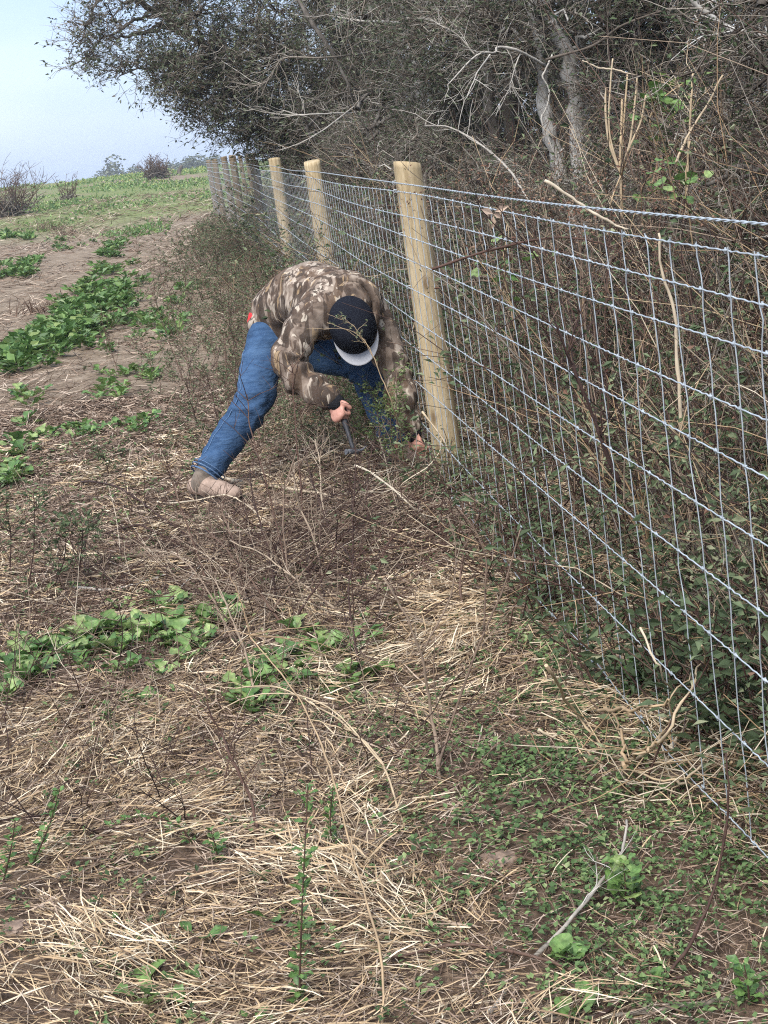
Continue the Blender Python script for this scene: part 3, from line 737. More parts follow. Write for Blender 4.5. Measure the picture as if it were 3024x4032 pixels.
def tree(name, label, cat, base, stems, blobs, ncl, nleaf, lsize, mats, seed, group=None, tw=(.22, .5), tints=(0, 1), ntw=6, local=False, limb_r=.035, leafy=1.0):
    """stems: [(points, r0, r1)], blobs: [(centre, radii, weight, leafiness)] - a trunk with limbs, bare twigs, and leaf sprays spread through the blobs"""
    rg = np.random.default_rng(seed); base = np.asarray(base, float)
    root = thing(name, label, cat, tuple(base), group)
    tr = MB(); nodes = []; nr = []
    for pts, r0, r1 in stems:
        P = spline(pts, 22); P[1:-1] += rg.normal(0, r0 * .25, P[1:-1].shape)
        R_ = np.linspace(r0, r1, 22) * (1 + .1 * rg.normal(size=22)); R_[0] *= 1.25
        tr.tubes(P[None], R_[None], 9, rg.random()); nodes.append(P[5:]); nr.append(R_[5:])
    N0 = np.concatenate(nodes); limbs = []
    for c, r, wt, lf in blobs:
        c = np.asarray(c, float)
        for k in range(max(1, int(wt * 3))):
            tgt = c + rdir(1, rg=rg)[0] * np.asarray(r) * rg.uniform(.2, .8)
            a = N0[np.argmin(np.linalg.norm(N0 - tgt, axis=1) + .8 * np.maximum(0, N0[:, 2] - tgt[2]) + rg.uniform(0, .5, len(N0)))]
            md = (a + tgt) / 2 + A_([0, 0, .10]) * np.linalg.norm(tgt - a) + rg.normal(0, .08, 3) * np.linalg.norm(tgt - a)
            P = spline([a, md, tgt], 14); P[1:] += rg.normal(0, .02, (13, 3)); limbs.append(P)
            tr.tubes(P[None], np.linspace(limb_r, .008, 14)[None], 6, rg.random())
    NL = np.concatenate(limbs)
    wts = np.array([bl[2] for bl in blobs]); bi = rg.choice(len(blobs), ncl, p=wts / wts.sum())
    d = rdir(ncl, rg=rg) * (rg.random(ncl) ** .42)[:, None]
    Cn = np.array([blobs[i][0] for i in bi]) + d * np.array([blobs[i][1] for i in bi]); lfz = np.array([blobs[i][3] for i in bi])
    a = np.array([NL[np.argmin(np.linalg.norm(NL - c, axis=1))] for c in Cn])
    tt = np.linspace(0, 1, 6)[None, :, None]; Bp = a[:, None] + (Cn - a)[:, None] * tt
    Bp[:, 1:-1] += rg.normal(0, .035, (ncl, 4, 3)) + A_([0, 0, .05]) * (np.linalg.norm(Cn - a, axis=1)[:, None, None]) * np.sin(tt * math.pi)[:, 1:-1]
    tb = MB(); tb.tubes(Bp, np.linspace(.009, .004, 6)[None].repeat(ncl, 0), 4, rg.random(ncl) ** 1.4)
    m_ = ncl * ntw; src = np.repeat(np.arange(ncl), ntw)
    fr = rg.uniform(.45, 1, m_); s0 = a[src] + (Cn - a)[src] * fr[:, None]
    out = nrm(Cn - a + 1e-6)[src]
    P = arcs(s0, out * .6 + rdir(m_, -.7, .8, rg), rg.uniform(*tw, m_), 5, .28, .02, rg)
    tb.tubes(P, np.linspace(.0036, .0013, 5)[None].repeat(m_, 0), 3, rg.random(m_) ** 1.3)
    # second-order twiglets
    m2 = m_ * 2; s2 = np.repeat(np.arange(m_), 2); k = rg.integers(1, 4, m2)
    P2 = arcs(P[s2, k], rdir(m2, -.8, .8, rg) + nrm(P[s2, k] - P[s2, k - 1]) * .7, rg.uniform(.08, .22, m2), 3, .3, 0, rg)
    tb.tubes(P2, np.linspace(.0026, .0013, 3)[None].repeat(m2, 0), 3, rg.random(m2))
    allp = np.concatenate([P[:, 1:].reshape(-1, 3), P2[:, 1:].reshape(-1, 3)]); own = np.concatenate([np.repeat(lfz[src], 4), np.repeat(lfz[src[s2]], 2)])
    clus = np.concatenate([np.repeat(src, 4), np.repeat(src[s2], 2)])
    nl = int(ncl * nleaf); pk = rg.choice(len(allp), nl, p=own / own.sum())
    lp = allp[pk] + rg.normal(0, .02, (nl, 3))
    ct = rg.uniform(tints[0], tints[1], ncl)
    tint = np.clip(ct[clus[pk]] * .6 + .4 * rg.uniform(tints[0], tints[1], nl) + rg.normal(0, .05, nl), 0, 1)
    lb = MB(); lb.leaves(lp, rdir(nl, -.8, .6, rg), rdir(nl, .1, 1, rg), lsize * rg.uniform(.6, 1.25, nl), lsize * rg.uniform(.3, .52, nl), tint)
    mtr, mtw, mlf = mats
    for mb_, nm, mt in ((tr, 'trunk', mtr), (tb, 'branches', mtw), (lb, 'crown', mlf)):
        o = mb_.build(nm, mt)
        if local: o.parent = root; o.data.transform(Matrix.Translation(-Vector(root.location)))
        else: rel(o, root)
    return root

EV = (M['darkbark'], M['greytwig'], M['darkleaf'])
Yb = 20.0
def bl(px, py, r, wt, lf=1.0, Y=Yb, ry=None):
    return (at(px, py, Y), (r, r if ry is None else ry, r), wt, lf)
tb0 = A_([.55, 21.5, .15])
tree('evergreen_tree', 'broad dark evergreen tree whose ragged crown leans out over the weathered far posts', 'tree', tb0,
     [([tb0, tb0 + A_([-.1, -.2, 1.2]), tb0 + A_([-.5, -.4, 2.6]), tb0 + A_([-.9, -.5, 4.6])], .15, .05),
      ([tb0 + A_([.1, .1, 0]), tb0 + A_([.3, 0, 1.5]), tb0 + A_([.6, -.1, 3.2]), tb0 + A_([.7, 0, 5.4])], .12, .04),
      ([tb0 + A_([-.1, .1, 0]), tb0 + A_([-.8, -.2, 1.3]), tb0 + A_([-1.7, -.8, 2.3]), tb0 + A_([-2.7, -1.2, 3.3])], .10, .03)],
     [bl(330, 120, .34, .22, .5), bl(310, 205, .32, .25, .7), bl(480, 230, .3, .2, .6), bl(400, 190, .42, .30, .7), bl(560, 120, .5, .5, .6), bl(420, 20, .55, .5, .5), bl(700, 60, .7, 1.3), bl(640, 270, .38, .6), bl(760, 330, .55, 1.2),
      bl(880, 420, .55, 1.3), bl(860, 180, .95, 2.6), bl(1010, 500, .42, .9), bl(1100, 330, 1.0, 3), bl(1130, 540, .42, 1.0), bl(1280, 470, .7, 2.2), bl(1330, 150, 1.2, 3.4),
      bl(1500, 430, .8, 2.2), bl(1230, 590, .45, 1.1), bl(1420, 590, .5, 1.3), bl(1560, 620, .5, 1.2), bl(700, -250, 1.2, 2), bl(1100, -350, 1.6, 2.5), bl(1500, -150, 1.5, 2.4), bl(1300, -750, 1.7, 2)],
     1380, 24, .062, EV, 11, limb_r=.035, tints=(.05, 1))

# two kinds of wood-edge tree, copied along the row
def local_tree(name, label, seed, ht, ncl, nleaf, lsize, mats, tints, group, base, ntw=6, spread=1.0, sr=.075):
    rg = np.random.default_rng(seed); b0 = A_([0, 0, 0.]); st = []
    for k in range(4):
        a = rg.uniform(0, 6.28); o = A_([math.cos(a), math.sin(a), 0])
        st.append(([b0 + o * .08, b0 + o * .25 + A_([0, 0, ht * .3]), b0 + o * .55 * spread + A_([0, 0, ht * .6]), b0 + o * .9 * spread + A_([0, 0, ht * .95])], sr, sr * .24))
    bs = [((math.cos(a) * r * spread, math.sin(a) * r * spread, z), (.75 * spread, .75 * spread, .7), wt, 1.0)
          for a, r, z, wt in [(rg.uniform(0, 6.28), rg.uniform(.2, 1.0), zz, 1.0) for zz in np.repeat(np.linspace(.55, ht, 9), 2)]]
    r = tree(name, label, 'tree', b0, st, bs, ncl, nleaf, lsize, mats, seed, group, tints=tints, ntw=ntw, local=True, limb_r=.022)
    r.location = base; return r
grp = 'evergreen trees of the wood edge'
lab = 'dark small-leaved tree in the solid wood edge behind the brush'
p1 = local_tree('wood_edge_tree', lab, 21, 4.6, 430, 44, .046, EV, (0, .85), grp, (fx(9.5) + 3.0, 9.5, .08))
p2 = local_tree('wood_edge_tree', lab, 22, 5.0, 420, 30, .044, (M['palebark'], M['greytwig'], M['darkleaf']), (.1, .95), grp, (fx(12) + 2.9, 12.0, .1))
for k, (dx, Y, rz, s_) in enumerate([(1.7, 13.6, 1.0, .95), (1.9, 17.3, 4.2, 1.0), (3.4, 18.5, .6, 1.1), (2.0, 22.5, 1.7, 1.0),
                                 (2.6, 26.5, 2.7, 1.0), (1.9, 30.0, 3.9, .8)]):
    dup(p1 if k % 2 == 0 else p2, (float(fx(Y)) + dx, Y, float(np.interp(Y, _py, _pz))), rz, s_)

tgrp = 'twiggy shrubs of the thicket'; tlab = 'grey twiggy half-bare shrub in the thicket just behind the wires'
q1 = local_tree('thicket_shrub', tlab, 51, 1.7, 260, 34, .034, (M['darkbark'], M['greytwig'], M['darkleaf']), (.15, 1), tgrp, (fx(5.0) + 2.2, 5.0, .05), 7, .75, .022)
q2 = local_tree('thicket_shrub', tlab, 52, 2.1, 260, 30, .032, (M['darkbark'], M['greytwig'], M['weedleaf']), (.05, .6), tgrp, (fx(6.4) + 2.1, 6.4, .06), 7, .8, .022)
for r_ in (q1, q2): r_['category'] = 'shrub'
for k, (dx, Y, rz, s_) in enumerate([(2.9, 6.6, 1.0, .9), (1.2, 7.6, 2.0, .52), (2.9, 7.9, 3.0, .85), (1.3, 9.0, 4.0, .55), (2.8, 9.3, 5.0, .85), (1.1, 10.4, .5, .6), (2.6, 11.4, 1.5, .8), (1.0, 12.6, 2.5, .7), (1.3, 14.6, 3.5, .9),
                                 (1.1, 16.6, 4.5, .8), (1.2, 19.0, 5.5, .9), (1.0, 23.0, .8, .8), (1.2, 26.5, 2.2, .8)]):
    dup(q1 if k % 2 else q2, (float(fx(Y)) + dx, Y, float(np.interp(Y, _py, _pz))), rz, s_)

# pale many-stemmed tree right of the near post
Yt = 11.5
def Q(px, py, Y=Yt): return at(px, py, Y)
t0 = Q(2290, 900); t0[2] = gz(t0[0], t0[1])
tree('grey_trunk_tree', 'pale grey many-stemmed tree standing clear in the brush above the fence', 'tree', t0,
     [([t0 + A_([-.1, 0, 0]), Q(2205, 660), Q(2150, 450), Q(2135, 300), Q(2095, 0), Q(2020, -300)], .060, .030), ([t0, Q(2285, 640), Q(2270, 430), Q(2215, 200), Q(2115, -60), Q(2080, -400)], .078, .035),
      ([t0 + A_([.09, .1, 0]), Q(2345, 640, 11.8), Q(2310, 480, 11.8), Q(2290, 270, 11.8), Q(2300, -100, 11.8)], .046, .022), ([t0 + A_([.15, .1, 0]), Q(2330, 560, 11.7), Q(2370, 330, 11.7), Q(2420, 40, 11.8), Q(2440, -200, 11.8)], .042, .02)],
     [bl(2050, -120, .7, 1, .7, Yt), bl(2300, -200, .8, 1.4, .8, Yt), bl(2450, 60, .45, .8, 1, Yt), bl(1950, 130, .4, .6, .6, Yt), bl(2600, 120, .45, .8, 1, 11.5), bl(2250, -500, 1.0, 1.5, 1, Yt), bl(2850, 250, .45, .9, 1, Yt), bl(2900, 20, .4, .8, 1, Yt)],
     330, 26, .050, (M['palebark'], M['greytwig'], M['darkleaf']), 31, limb_r=.02)

# ---- single bare boughs, canes and vines that stand out against the wood
def stalk(name, label, cat, pts, r0, r1, mt, tint=.5, n=26, sides=6, twigs=None, wob=.004, group=None, seed=None, leaves=None, kids=()):
    """one stem through world points, with optional side twigs (count, length, radius) and kids: more stems growing from it"""
    rg = np.random.default_rng(abs(hash(label)) % 1000 if seed is None else seed)
    P = spline(pts, n); P[1:] += np.cumsum(rg.normal(0, wob, (n - 1, 3)), 0) * .35
    base = P[0].copy(); mb_ = MB(); mb_.tubes((P - base)[None], np.linspace(r0, r1, n)[None] * (1 + .10 * rg.normal(size=(1, n))), sides, tint, cap=True)
    stems = [P]
    for kp, a0, a1 in kids:
        Kp = spline(kp, 18); Kp[1:] += np.cumsum(rg.normal(0, wob, (17, 3)), 0) * .3
        mb_.tubes((Kp - base)[None], np.linspace(a0, a1, 18)[None], max(4, sides - 1), min(1, tint + rg.uniform(-.12, .12)), cap=True); stems.append(Kp)
    o = mb_.build(name, mt, loc=tuple(base)); tag(o, label, cat, group)
    if twigs or leaves:
        AP = np.concatenate([s_[len(s_) // 5:] for s_ in stems]); AT = np.concatenate([nrm(np.gradient(s_, axis=0))[len(s_) // 5:] for s_ in stems])
        tb_ = MB(); ends = []
        if twigs:
            c, l, r = twigs; k = rg.integers(0, len(AP), c)
            T_ = arcs(AP[k], AT[k] * .9 + rdir(c, -.5, .8, rg), l * rg.uniform(.4, 1.1, c), 5, .16, 0, rg)
            tb_.tubes(T_ - base, np.linspace(r, r * .4, 5)[None].repeat(c, 0), 4, np.clip(tint + rg.normal(0, .12, c), 0, 1))
            c2 = c * 2; s2 = np.repeat(np.arange(c), 2); T2 = arcs(T_[s2, 2], nrm(T_[s2, 3] - T_[s2, 1]) + rdir(c2, -.6, .7, rg) * .9, l * rg.uniform(.2, .5, c2), 4, .2, 0, rg)
            tb_.tubes(T2 - base, np.linspace(r * .6, r * .3, 4)[None].repeat(c2, 0), 3, np.clip(tint + rg.normal(0, .12, c2), 0, 1))
            ends = np.concatenate([T_[:, 1:].reshape(-1, 3), T2.reshape(-1, 3)])
            t_ = tb_.build('twigs', mt); t_.parent = o; t_['kind'] = 'stuff'
        if leaves:
            c, ls, lm, lo, hi = leaves; pool = ends if len(ends) else AP
            k = rg.integers(0, len(pool), c); lb_ = MB()
            lb_.leaves(pool[k] - base, rdir(c, -.3, .9, rg), rdir(c, .2, 1, rg), ls * rg.uniform(.6, 1.3, c), ls * rg.uniform(.3, .5, c), rg.uniform(lo, hi, c))
            l_ = lb_.build('leaves', lm); l_.parent = o; l_['kind'] = 'stuff'
    return o
W = lambda Y, *pp: [at(x, y, Y) for x, y in pp]
stalk('bare_bough', 'thick pale grey bough crossing the top right corner of the wood', 'branch', W(8.0, (3120, 200), (3024, 150), (2880, 115), (2800, 60), (2745, 25), (2700, -60)), .017, .011, M['palebark'], .6, twigs=(14, .5, .004), seed=2)
stalk('bare_bough', 'long dark thin bough rising from the grey trunks to the top edge', 'branch', [at(2150, 235, 10.6), at(2330, 180, 10.4), at(2430, 110, 10.2), at(2560, 60, 10), at(2690, 25, 9.9), at(2760, 25, 9.8)], .010, .006, M['greytwig'], .35, twigs=(10, .5, .004), seed=3)
stalk('bare_bough', 'whitish dead bough with forked twigs reaching left from the grey trunks', 'branch', [at(2145, 260, 10.8), at(2050, 205, 10.6), at(1960, 185, 10.5), at(1945, 205, 10.4), at(1870, 215, 10.3), at(1760, 330, 10.2)], .013, .004, M['greytwig'], .95, seed=4,
      kids=[([at(1930, 215, 10.4), at(1880, 290, 10.3), at(1840, 390, 10.2)], .006, .003), ([at(1870, 215, 10.3), at(1820, 160, 10.3), at(1760, 115, 10.3)], .006, .003), ([at(2050, 210, 10.6), at(2020, 300, 10.5), at(2010, 380, 10.5)], .005, .003)], twigs=(24, .35, .0028))
stalk('bare_bough', 'slim light bough slanting up to the left out of the tangle beside the near post', 'branch', [at(2080, 790, 8.2), at(2000, 660, 8.6), at(1890, 560, 9), at(1780, 495, 9.2), at(1680, 490, 9.4)], .008, .004, M['greytwig'], .85, twigs=(10, .4, .003), seed=5)
stalk('bare_bough', 'white dead branch at the top of the evergreen with upright snapped twigs', 'branch', [at(1600, 95, 17), at(1520, 85, 15.5), at(1440, 85, 15), at(1380, 78, 15), at(1310, 68, 15)], .016, .006, M['greytwig'], 1.0, twigs=(16, .5, .004), seed=6)
stalk('bare_bough', 'pale bough running level through the middle of the evergreen crown', 'branch', [at(1480, 200, 19.5), at(1390, 215, 17.8), at(1270, 225, 17), at(1130, 222, 17), at(1090, 260, 17), at(1065, 310, 17), at(1000, 335, 17)], .013, .005, M['greytwig'], .7, twigs=(26, .6, .004), seed=7)
stalk('bare_bough', 'mottled limb slanting down through the evergreen crown', 'branch', [at(1120, -120, 18), at(1210, 60, 17.6), at(1270, 150, 17.4), at(1330, 250, 17.4), at(1370, 330, 17.4), at(1390, 400, 17.5)], .03, .014, M['darkbark'], .5, twigs=(14, .7, .006), seed=8)
stalk('bare_bough', 'light dead bough low on the evergreen above the second post', 'branch', [at(1500, 430, 18.5), at(1380, 445, 16.6), at(1250, 450, 16), at(1140, 455, 16), at(1065, 445, 16)], .012, .005, M['greytwig'], .95, twigs=(12, .5, .004), seed=9)
stalk('bare_bough', 'thin pale bough sloping down to the third post from the dark evergreen', 'branch', [at(1420, 400, 17.5), at(1340, 460, 16), at(1260, 520, 15.5), at(1180, 560, 15.5), at(1100, 585, 15.5)], .009, .004, M['greytwig'], .9, twigs=(8, .4, .003), seed=10)
stalk('crooked_vine', 'whitish wriggling dead vine hanging down the left grey trunk', 'vine', W(10.9, (2175, 215), (2150, 275), (2140, 300), (2165, 350), (2160, 400), (2145, 440), (2130, 475), (2160, 560), (2185, 610), (2215, 590)), .007, .005, M['greytwig'], 1.0, n=44, seed=11)
cb = at(2445, 690, 6.6)
stalk('cane_clump', 'clump of upright straight tan canes rising above the top wire', 'canes', [at(2450, 860, 6.6), cb, at(2442, 590, 6.6), at(2448, 390, 6.6)], .008, .0055, M['cane'], .5, wob=.002, seed=12,
      kids=[([cb, at(2480, 560, 6.6), at(2500, 420, 6.6), at(2510, 300, 6.6)], .006, .004), ([cb, at(2395, 545, 6.6), at(2385, 400, 6.6), at(2388, 345, 6.6)], .006, .0045), ([cb, at(2400, 520, 6.6), at(2405, 330, 6.6), at(2412, 230, 6.6)], .005, .0035),
            ([cb, at(2470, 600, 6.5), at(2520, 480, 6.5), at(2540, 375, 6.5)], .006, .004), ([cb, at(2450, 560, 6.6), at(2468, 290, 6.6)], .005, .004), ([cb, at(2415, 760, 6.5), at(2395, 830, 6.5)], .004, .003)])
stalk('bare_cane', 'single tall tan cane standing right of the vine leaves', 'cane', W(6.4, (2700, 820), (2705, 560), (2708, 420), (2712, 290)), .006, .004, M['cane'], .55, twigs=(5, .3, .002), seed=13)
stalk('bare_cane', 'tan cane leaning up to the right near the right edge of the wood', 'cane', W(6.2, (2660, 640), (2720, 530), (2800, 400), (2855, 300)), .006, .004, M['cane'], .6, seed=14)
stalk('bare_cane', 'thin cream cane arching left above the clump of upright canes', 'cane', W(7.2, (2510, 300), (2420, 275), (2340, 260), (2285, 238)), .005, .003, M['cane'], .8, seed=15)
stalk('bare_cane', 'broken cream cane slanting down across the top wires', 'cane', W(4.6, (2145, 710), (2290, 800), (2390, 870), (2460, 900)), .0055, .0035, M['cane'], .85, seed=16)
stalk('bare_cane', 'tall curving cream cane behind the wires at the right', 'cane', W(3.9, (2680, 1700), (2670, 1400), (2650, 1200), (2600, 1040), (2590, 900)), .0055, .003, M['cane'], .75, seed=17)
stalk('red_briar', 'dark red briar arching behind the upper wires', 'briar', W(4.3, (1700, 1060), (1950, 990), (2150, 950), (2350, 960), (2520, 1040)), .0045, .002, M['twig'], .25, twigs=(14, .2, .0016), seed=18)
stalk('dark_cane', 'dark slanting stem behind the middle wires', 'stem', W(3.7, (2440, 1900), (2360, 1720), (2300, 1550), (2240, 1400), (2190, 1270)), .006, .003, M['twig'], .08, twigs=(12, .25, .0018), seed=19)
# clinging vine with yellowing leaves
vb = at(2560, 760, 6.8); vrg = np.random.default_rng(4)
o = stalk('leafy_vine', 'leafy vine with rounded green and yellow leaves over the cane clump', 'vine', [vb, at(2590, 620, 6.8), at(2560, 480, 6.8), at(2600, 400, 6.8), at(2690, 330, 6.8)], .005, .003, M['cane'], .3, twigs=(20, .16, .0015), seed=20)

# leaf shapes shared by the larger plants (unit length, growing along +x)
def leaf_mesh(name, mt, prof, lobes=0.0, fold=.16, droop=.30, petiole=.35, wide=.5, nseg=9, seed=0, curl=.04):
    rg = np.random.default_rng(seed); u = np.linspace(0, 1, nseg); wd = np.interp(u, prof[0], prof[1]) * wide
    ang = u * droop * 2.2; dx = np.cumsum(np.cos(ang + .35 - droop * .9)) / nseg; dz = np.cumsum(np.sin(.55 - ang)) / nseg * .55
    cx = petiole + dx * (1 - petiole); cz = .16 * petiole * 2 + dz * .6
    cols = []
    for s_ in (-1, -.55, 0, .55, 1):
        wob_ = 1 + lobes * np.sin(u * 21 + s_ * 2) * (abs(s_) > .9) + .05 * rg.normal(size=nseg) * (abs(s_) > .9)
        cols.append(np.stack([cx, s_ * wd * wob_, cz + fold * abs(s_) * wd + curl * np.sin(u * 11 + s_ * 3) * abs(s_)], -1))
    V = np.stack(cols, 1); id_ = np.arange(nseg * 5).reshape(nseg, 5)
    mb_ = MB(); mb_.add(V, np.stack([id_[:-1, :-1], id_[:-1, 1:], id_[1:, 1:], id_[1:, :-1]], -1).reshape(-1, 4), rg.uniform(.2, .85, (nseg - 1) * 4) * .25 + [.25, .45, .62, .8][seed % 4])
    pt = spline([(0, 0, 0), (petiole * .5, 0, .10 * petiole * 2), (cx[0], 0, cz[0])], 5); mb_.tubes(pt[None], np.linspace(.018, .012, 5)[None], 4, .85)
    mb_.tubes((V[:, 2] - A_([0, 0, .004]))[None], np.linspace(.012, .003, nseg)[None], 3, .9)
    me = mb_.mesh(name); me.materials.append(mt); return me
TURNIP = [leaf_mesh('lobed_leaf', M['broad'], ([0, .15, .3, .45, .6, .8, .93, 1], [.10, .22, .16, .34, .45, .50, .36, .03]), .16, .3, d, p, .62, 10, s_) for s_, d, p in ((0, .28, .22), (1, .42, .28), (2, .2, .3), (3, .5, .2), (4, .6, .34), (6, .35, .16), (7, .15, .3))]
ROUND = [leaf_mesh('round_leaf', M['broad'], ([0, .1, .35, .7, .92, 1], [.2, .42, .5, .42, .2, .03]), .03, .22, d, p, .85, 8, s_) for s_, d, p in ((1, .3, .35), (2, .45, .3), (3, .2, .4))]
OVAL = [leaf_mesh('oval_leaf', M['broad'], ([0, .2, .45, .75, 1], [.06, .30, .42, .24, .02]), .12, .25, d, .1, .58, 6, s_) for s_, d in ((0, .3), (1, .5))]
def put_leaf(me, root, loc, az, el, size, name='leaf', roll=0.0):
    o = bpy.data.objects.new(name, me); COL.objects.link(o); o.parent = root
    o.location = loc; o.rotation_euler = (roll, -el, az); o.scale = (size,) * 3; return o
for k in range(46):
    c = [at(2560, 470, 6.75), at(2600, 420, 6.75), at(2640, 480, 6.75), at(2570, 400, 6.75), at(2590, 720, 6.7), at(2680, 360, 6.8)][k % 6] + vrg.normal(0, .05, 3)
    put_leaf(ROUND[k % 3], o, tuple(c - vb), vrg.uniform(0, 6.28), vrg.uniform(-.9, .4), vrg.uniform(.055, .10), roll=vrg.uniform(-.6, .6))
# two other leafy vines with a handful of leaves
for lab_, sp, n_ in (('small vine of round green leaves high on the right behind the top wire', (2700, 720), 16), ('few broad green leaves among the red briars behind the upper wires', (1985, 1045), 12)):
    c0 = at(*sp, 5.2); o = stalk('leafy_vine', lab_, 'vine', [c0 + A_([.03, .05, -.25]), c0, c0 + A_([.02, 0, .12])], .003, .002, M['cane'], .3, seed=22)
    for k in range(n_):
        put_leaf(ROUND[k % 3], o, tuple(c0 + vrg.normal(0, .05, 3) - A_(o.location)), vrg.uniform(0, 6.28), vrg.uniform(-.8, .4), vrg.uniform(.045, .075), roll=vrg.uniform(-.5, .5))
lf = MB(); c0 = at(1942, 842, 4.3); lf.leaves(A_([[0, 0, 0], [.005, 0, .005], [0, 0, -.006], [0, .002, 0]]), A_([[-1, -.1, .5], [1, -.2, .35], [-.2, -.3, -1], [.9, 0, -.5]]), A_([[0, -1, .3]] * 4), A_([.040, .042, .036, .03]), A_([.02, .02, .018, .015]), A_([.95, .9, .85, .9]))
tag(lf.build('dead_leaf', M['dryleaf'], loc=tuple(c0)), 'pale pink curled dead leaf caught behind the second wire', 'leaf')

# ---- the tangle of stems and leaves between fence and wood: one uncountable mass
def undergrowth():
    rg = np.random.default_rng(17); b_ = MB(); n = 5400
    y = 2.5 + 24 * rg.random(n) ** 1.9; x = fx(y) + np.interp(y, [2.5, 3.4, 4.8, 5.8, 7.0, 8], [.18, .28, .34, .50, .40, .10]) + rg.random(n) ** 1.15 * np.interp(y, [2.5, 4, 8, 26], [.9, 1.9, 2.9, 2.4])
    off = x - fx(y); base = np.stack([x, y, gz(x, y) - .01], 1)
    h = rg.uniform(.45, 1.05, n) + np.clip(off, 0, 1.6) * rg.uniform(.1, .7, n); h *= np.interp(y, [2.4, 3.2, 4.2], [.30, .55, 1])
    P = arcs(base, rdir(n, .75, 1, rg) + rg.normal(0, .25, (n, 3)) * [1, 1, 0] + A_([.12, 0, 0]), h * 1.15, 7, .19, .03, rg)
    kind = rg.random(n)            # below .42 brown/red, to .72 grey, else straw coloured
    km = np.where(kind < .55, 0, np.where(kind < .86, 1, 2))
    def tub(P_, r0, r1, sides, mk, tn):
        for m_ in (0, 1, 2):
            s_ = mk == m_
            if s_.any(): b_.tubes(P_[s_], (r0 + (r1 - r0) * np.linspace(0, 1, P_.shape[1]))[None].repeat(s_.sum(), 0), sides, tn[s_], m_)
    tub(P, .0030, .0013, 3, km, rg.uniform(.05, .85, n) ** 1.7)
    m_ = n * 4; s_ = np.repeat(np.arange(n), 4); k = rg.integers(1, 6, m_)
    P2 = arcs(P[s_, k], nrm(P[s_, k + 1] - P[s_, k]) * .7 + rdir(m_, -.5, .8, rg) * .8, h[s_] * rg.uniform(.15, .5, m_), 4, .25, .03, rg)
    tub(P2, .0021, .0010, 3, km[s_], rg.uniform(.05, .85, m_) ** 1.5)
    m3 = 9000; s3 = rg.integers(0, m_, m3); P3 = arcs(P2[s3, 2], rdir(m3, -.6, .8, rg), rg.uniform(.05, .2, m3), 3, .25, 0, rg)
    tub(P3, .0014, .0008, 3, km[s_[s3]], rg.uniform(.1, .9, m3))
    # leaves: many small green ones low down, dry curled ones higher up
    nl = 190000; q = rg.integers(0, m_, nl); kk = rg.integers(0, 4, nl); lp = P2[q, kk] + rg.normal(0, .02, (nl, 3))
    hh = lp[:, 2] - gz(lp[:, 0], lp[:, 1]); keep = rg.random(nl) < np.interp(hh, [0, .5, .85, 1.3], [1, .9, .45, .3]); lp = lp[keep]; hh = hh[keep]; nl = len(lp)
    dry = rg.random(nl) < np.interp(hh, [0, .5, .9, 1.4], [.04, .06, .10, .10])
    sz = np.interp(lp[:, 1], [3, 10, 25], [.026, .036, .055]) * rg.uniform(.6, 1.5, nl)
    patch = np.array([noise.noise(Vector((p[0] * 1.8, p[1] * 1.1, p[2] * 2.5))) for p in lp])
    b_.leaves(lp[~dry], rdir((~dry).sum(), -.5, .8, rg), rdir((~dry).sum(), 0, 1, rg), sz[~dry], sz[~dry] * rg.uniform(.28, .5, (~dry).sum()), np.clip(.50 + .55 * patch[~dry] + rg.normal(0, .17, (~dry).sum()), 0, 1), 3)
    b_.leaves(lp[dry], rdir(dry.sum(), -.9, .5, rg), rdir(dry.sum(), -.5, 1, rg), sz[dry] * .62, sz[dry] * rg.uniform(.2, .4, dry.sum()), np.clip(.22 + .45 * patch[dry] + rg.normal(0, .2, dry.sum()), 0, 1), 4)
    tag(b_.build('undergrowth', [M['twig'], M['greytwig'], M['cane'], M['weedleaf'], M['dryleaf']]), kind='stuff')
undergrowth()
# leafy bushes right behind the wire at the lower right: larger dark green leaves
def bush(label, px, py, Y, w_, h_, n, seed, ls=.035, tints=(0, .6), group=None):
    rg = np.random.default_rng(seed); c = at(px, py, Y); c[2] = gz(c[0], c[1]); b1, b2 = MB(), MB(); ns = n // 14
    P = arcs(rg.normal(0, w_ * .3, (ns, 3)) * [1, 1, 0], rdir(ns, .6, 1, rg), h_ * rg.uniform(.6, 1.1, ns), 6, .15, 0, rg); b1.tubes(P, np.linspace(.003, .0012, 6)[None].repeat(ns, 0), 4, rg.uniform(.1, .5, ns))
    q = rg.integers(0, ns, n); kk = rg.integers(1, 6, n); lp = P[q, kk] + rg.normal(0, .022, (n, 3))
    b2.leaves(lp, rdir(n, -.4, .7, rg), rdir(n, .2, 1, rg), ls * rg.uniform(.6, 1.4, n), ls * rg.uniform(.32, .5, n), rg.uniform(*tints, n))
    root = thing('leafy_bush', label, 'bush', tuple(c), group); o = b1.build('stems', M['twig']); o.parent = root; o = b2.build('leaves', M['weedleaf']); o.parent = root; o['kind'] = 'stuff'; return root
bush('dark green leafy bush just behind the lower wires at the right edge', 2900, 2350, 3.5, .35, .55, 900, 1, .045)
bush('leafy green bush behind the bottom wires below the long briar', 2550, 2480, 3.9, .3, .40, 700, 2, .036)
bush('olive leafy bush behind the middle wires right of the near post', 2050, 1750, 5.4, .35, .60, 900, 3, .03, (.2, .8))
bush('low grey-green bush behind the wire where it meets the dark straw', 2150, 2200, 4.7, .3, .40, 700, 4, .028, (.2, .7))
bush('low tangle of grey-green stems hiding the foot of the near post', 1745, 1925, 6.42, .20, .22, 420, 6, .022, (.3, .9))
bush('small dry-stemmed clump beside the near post on its right', 1820, 1905, 6.5, .14, .26, 200, 7, .02, (.4, 1.0))
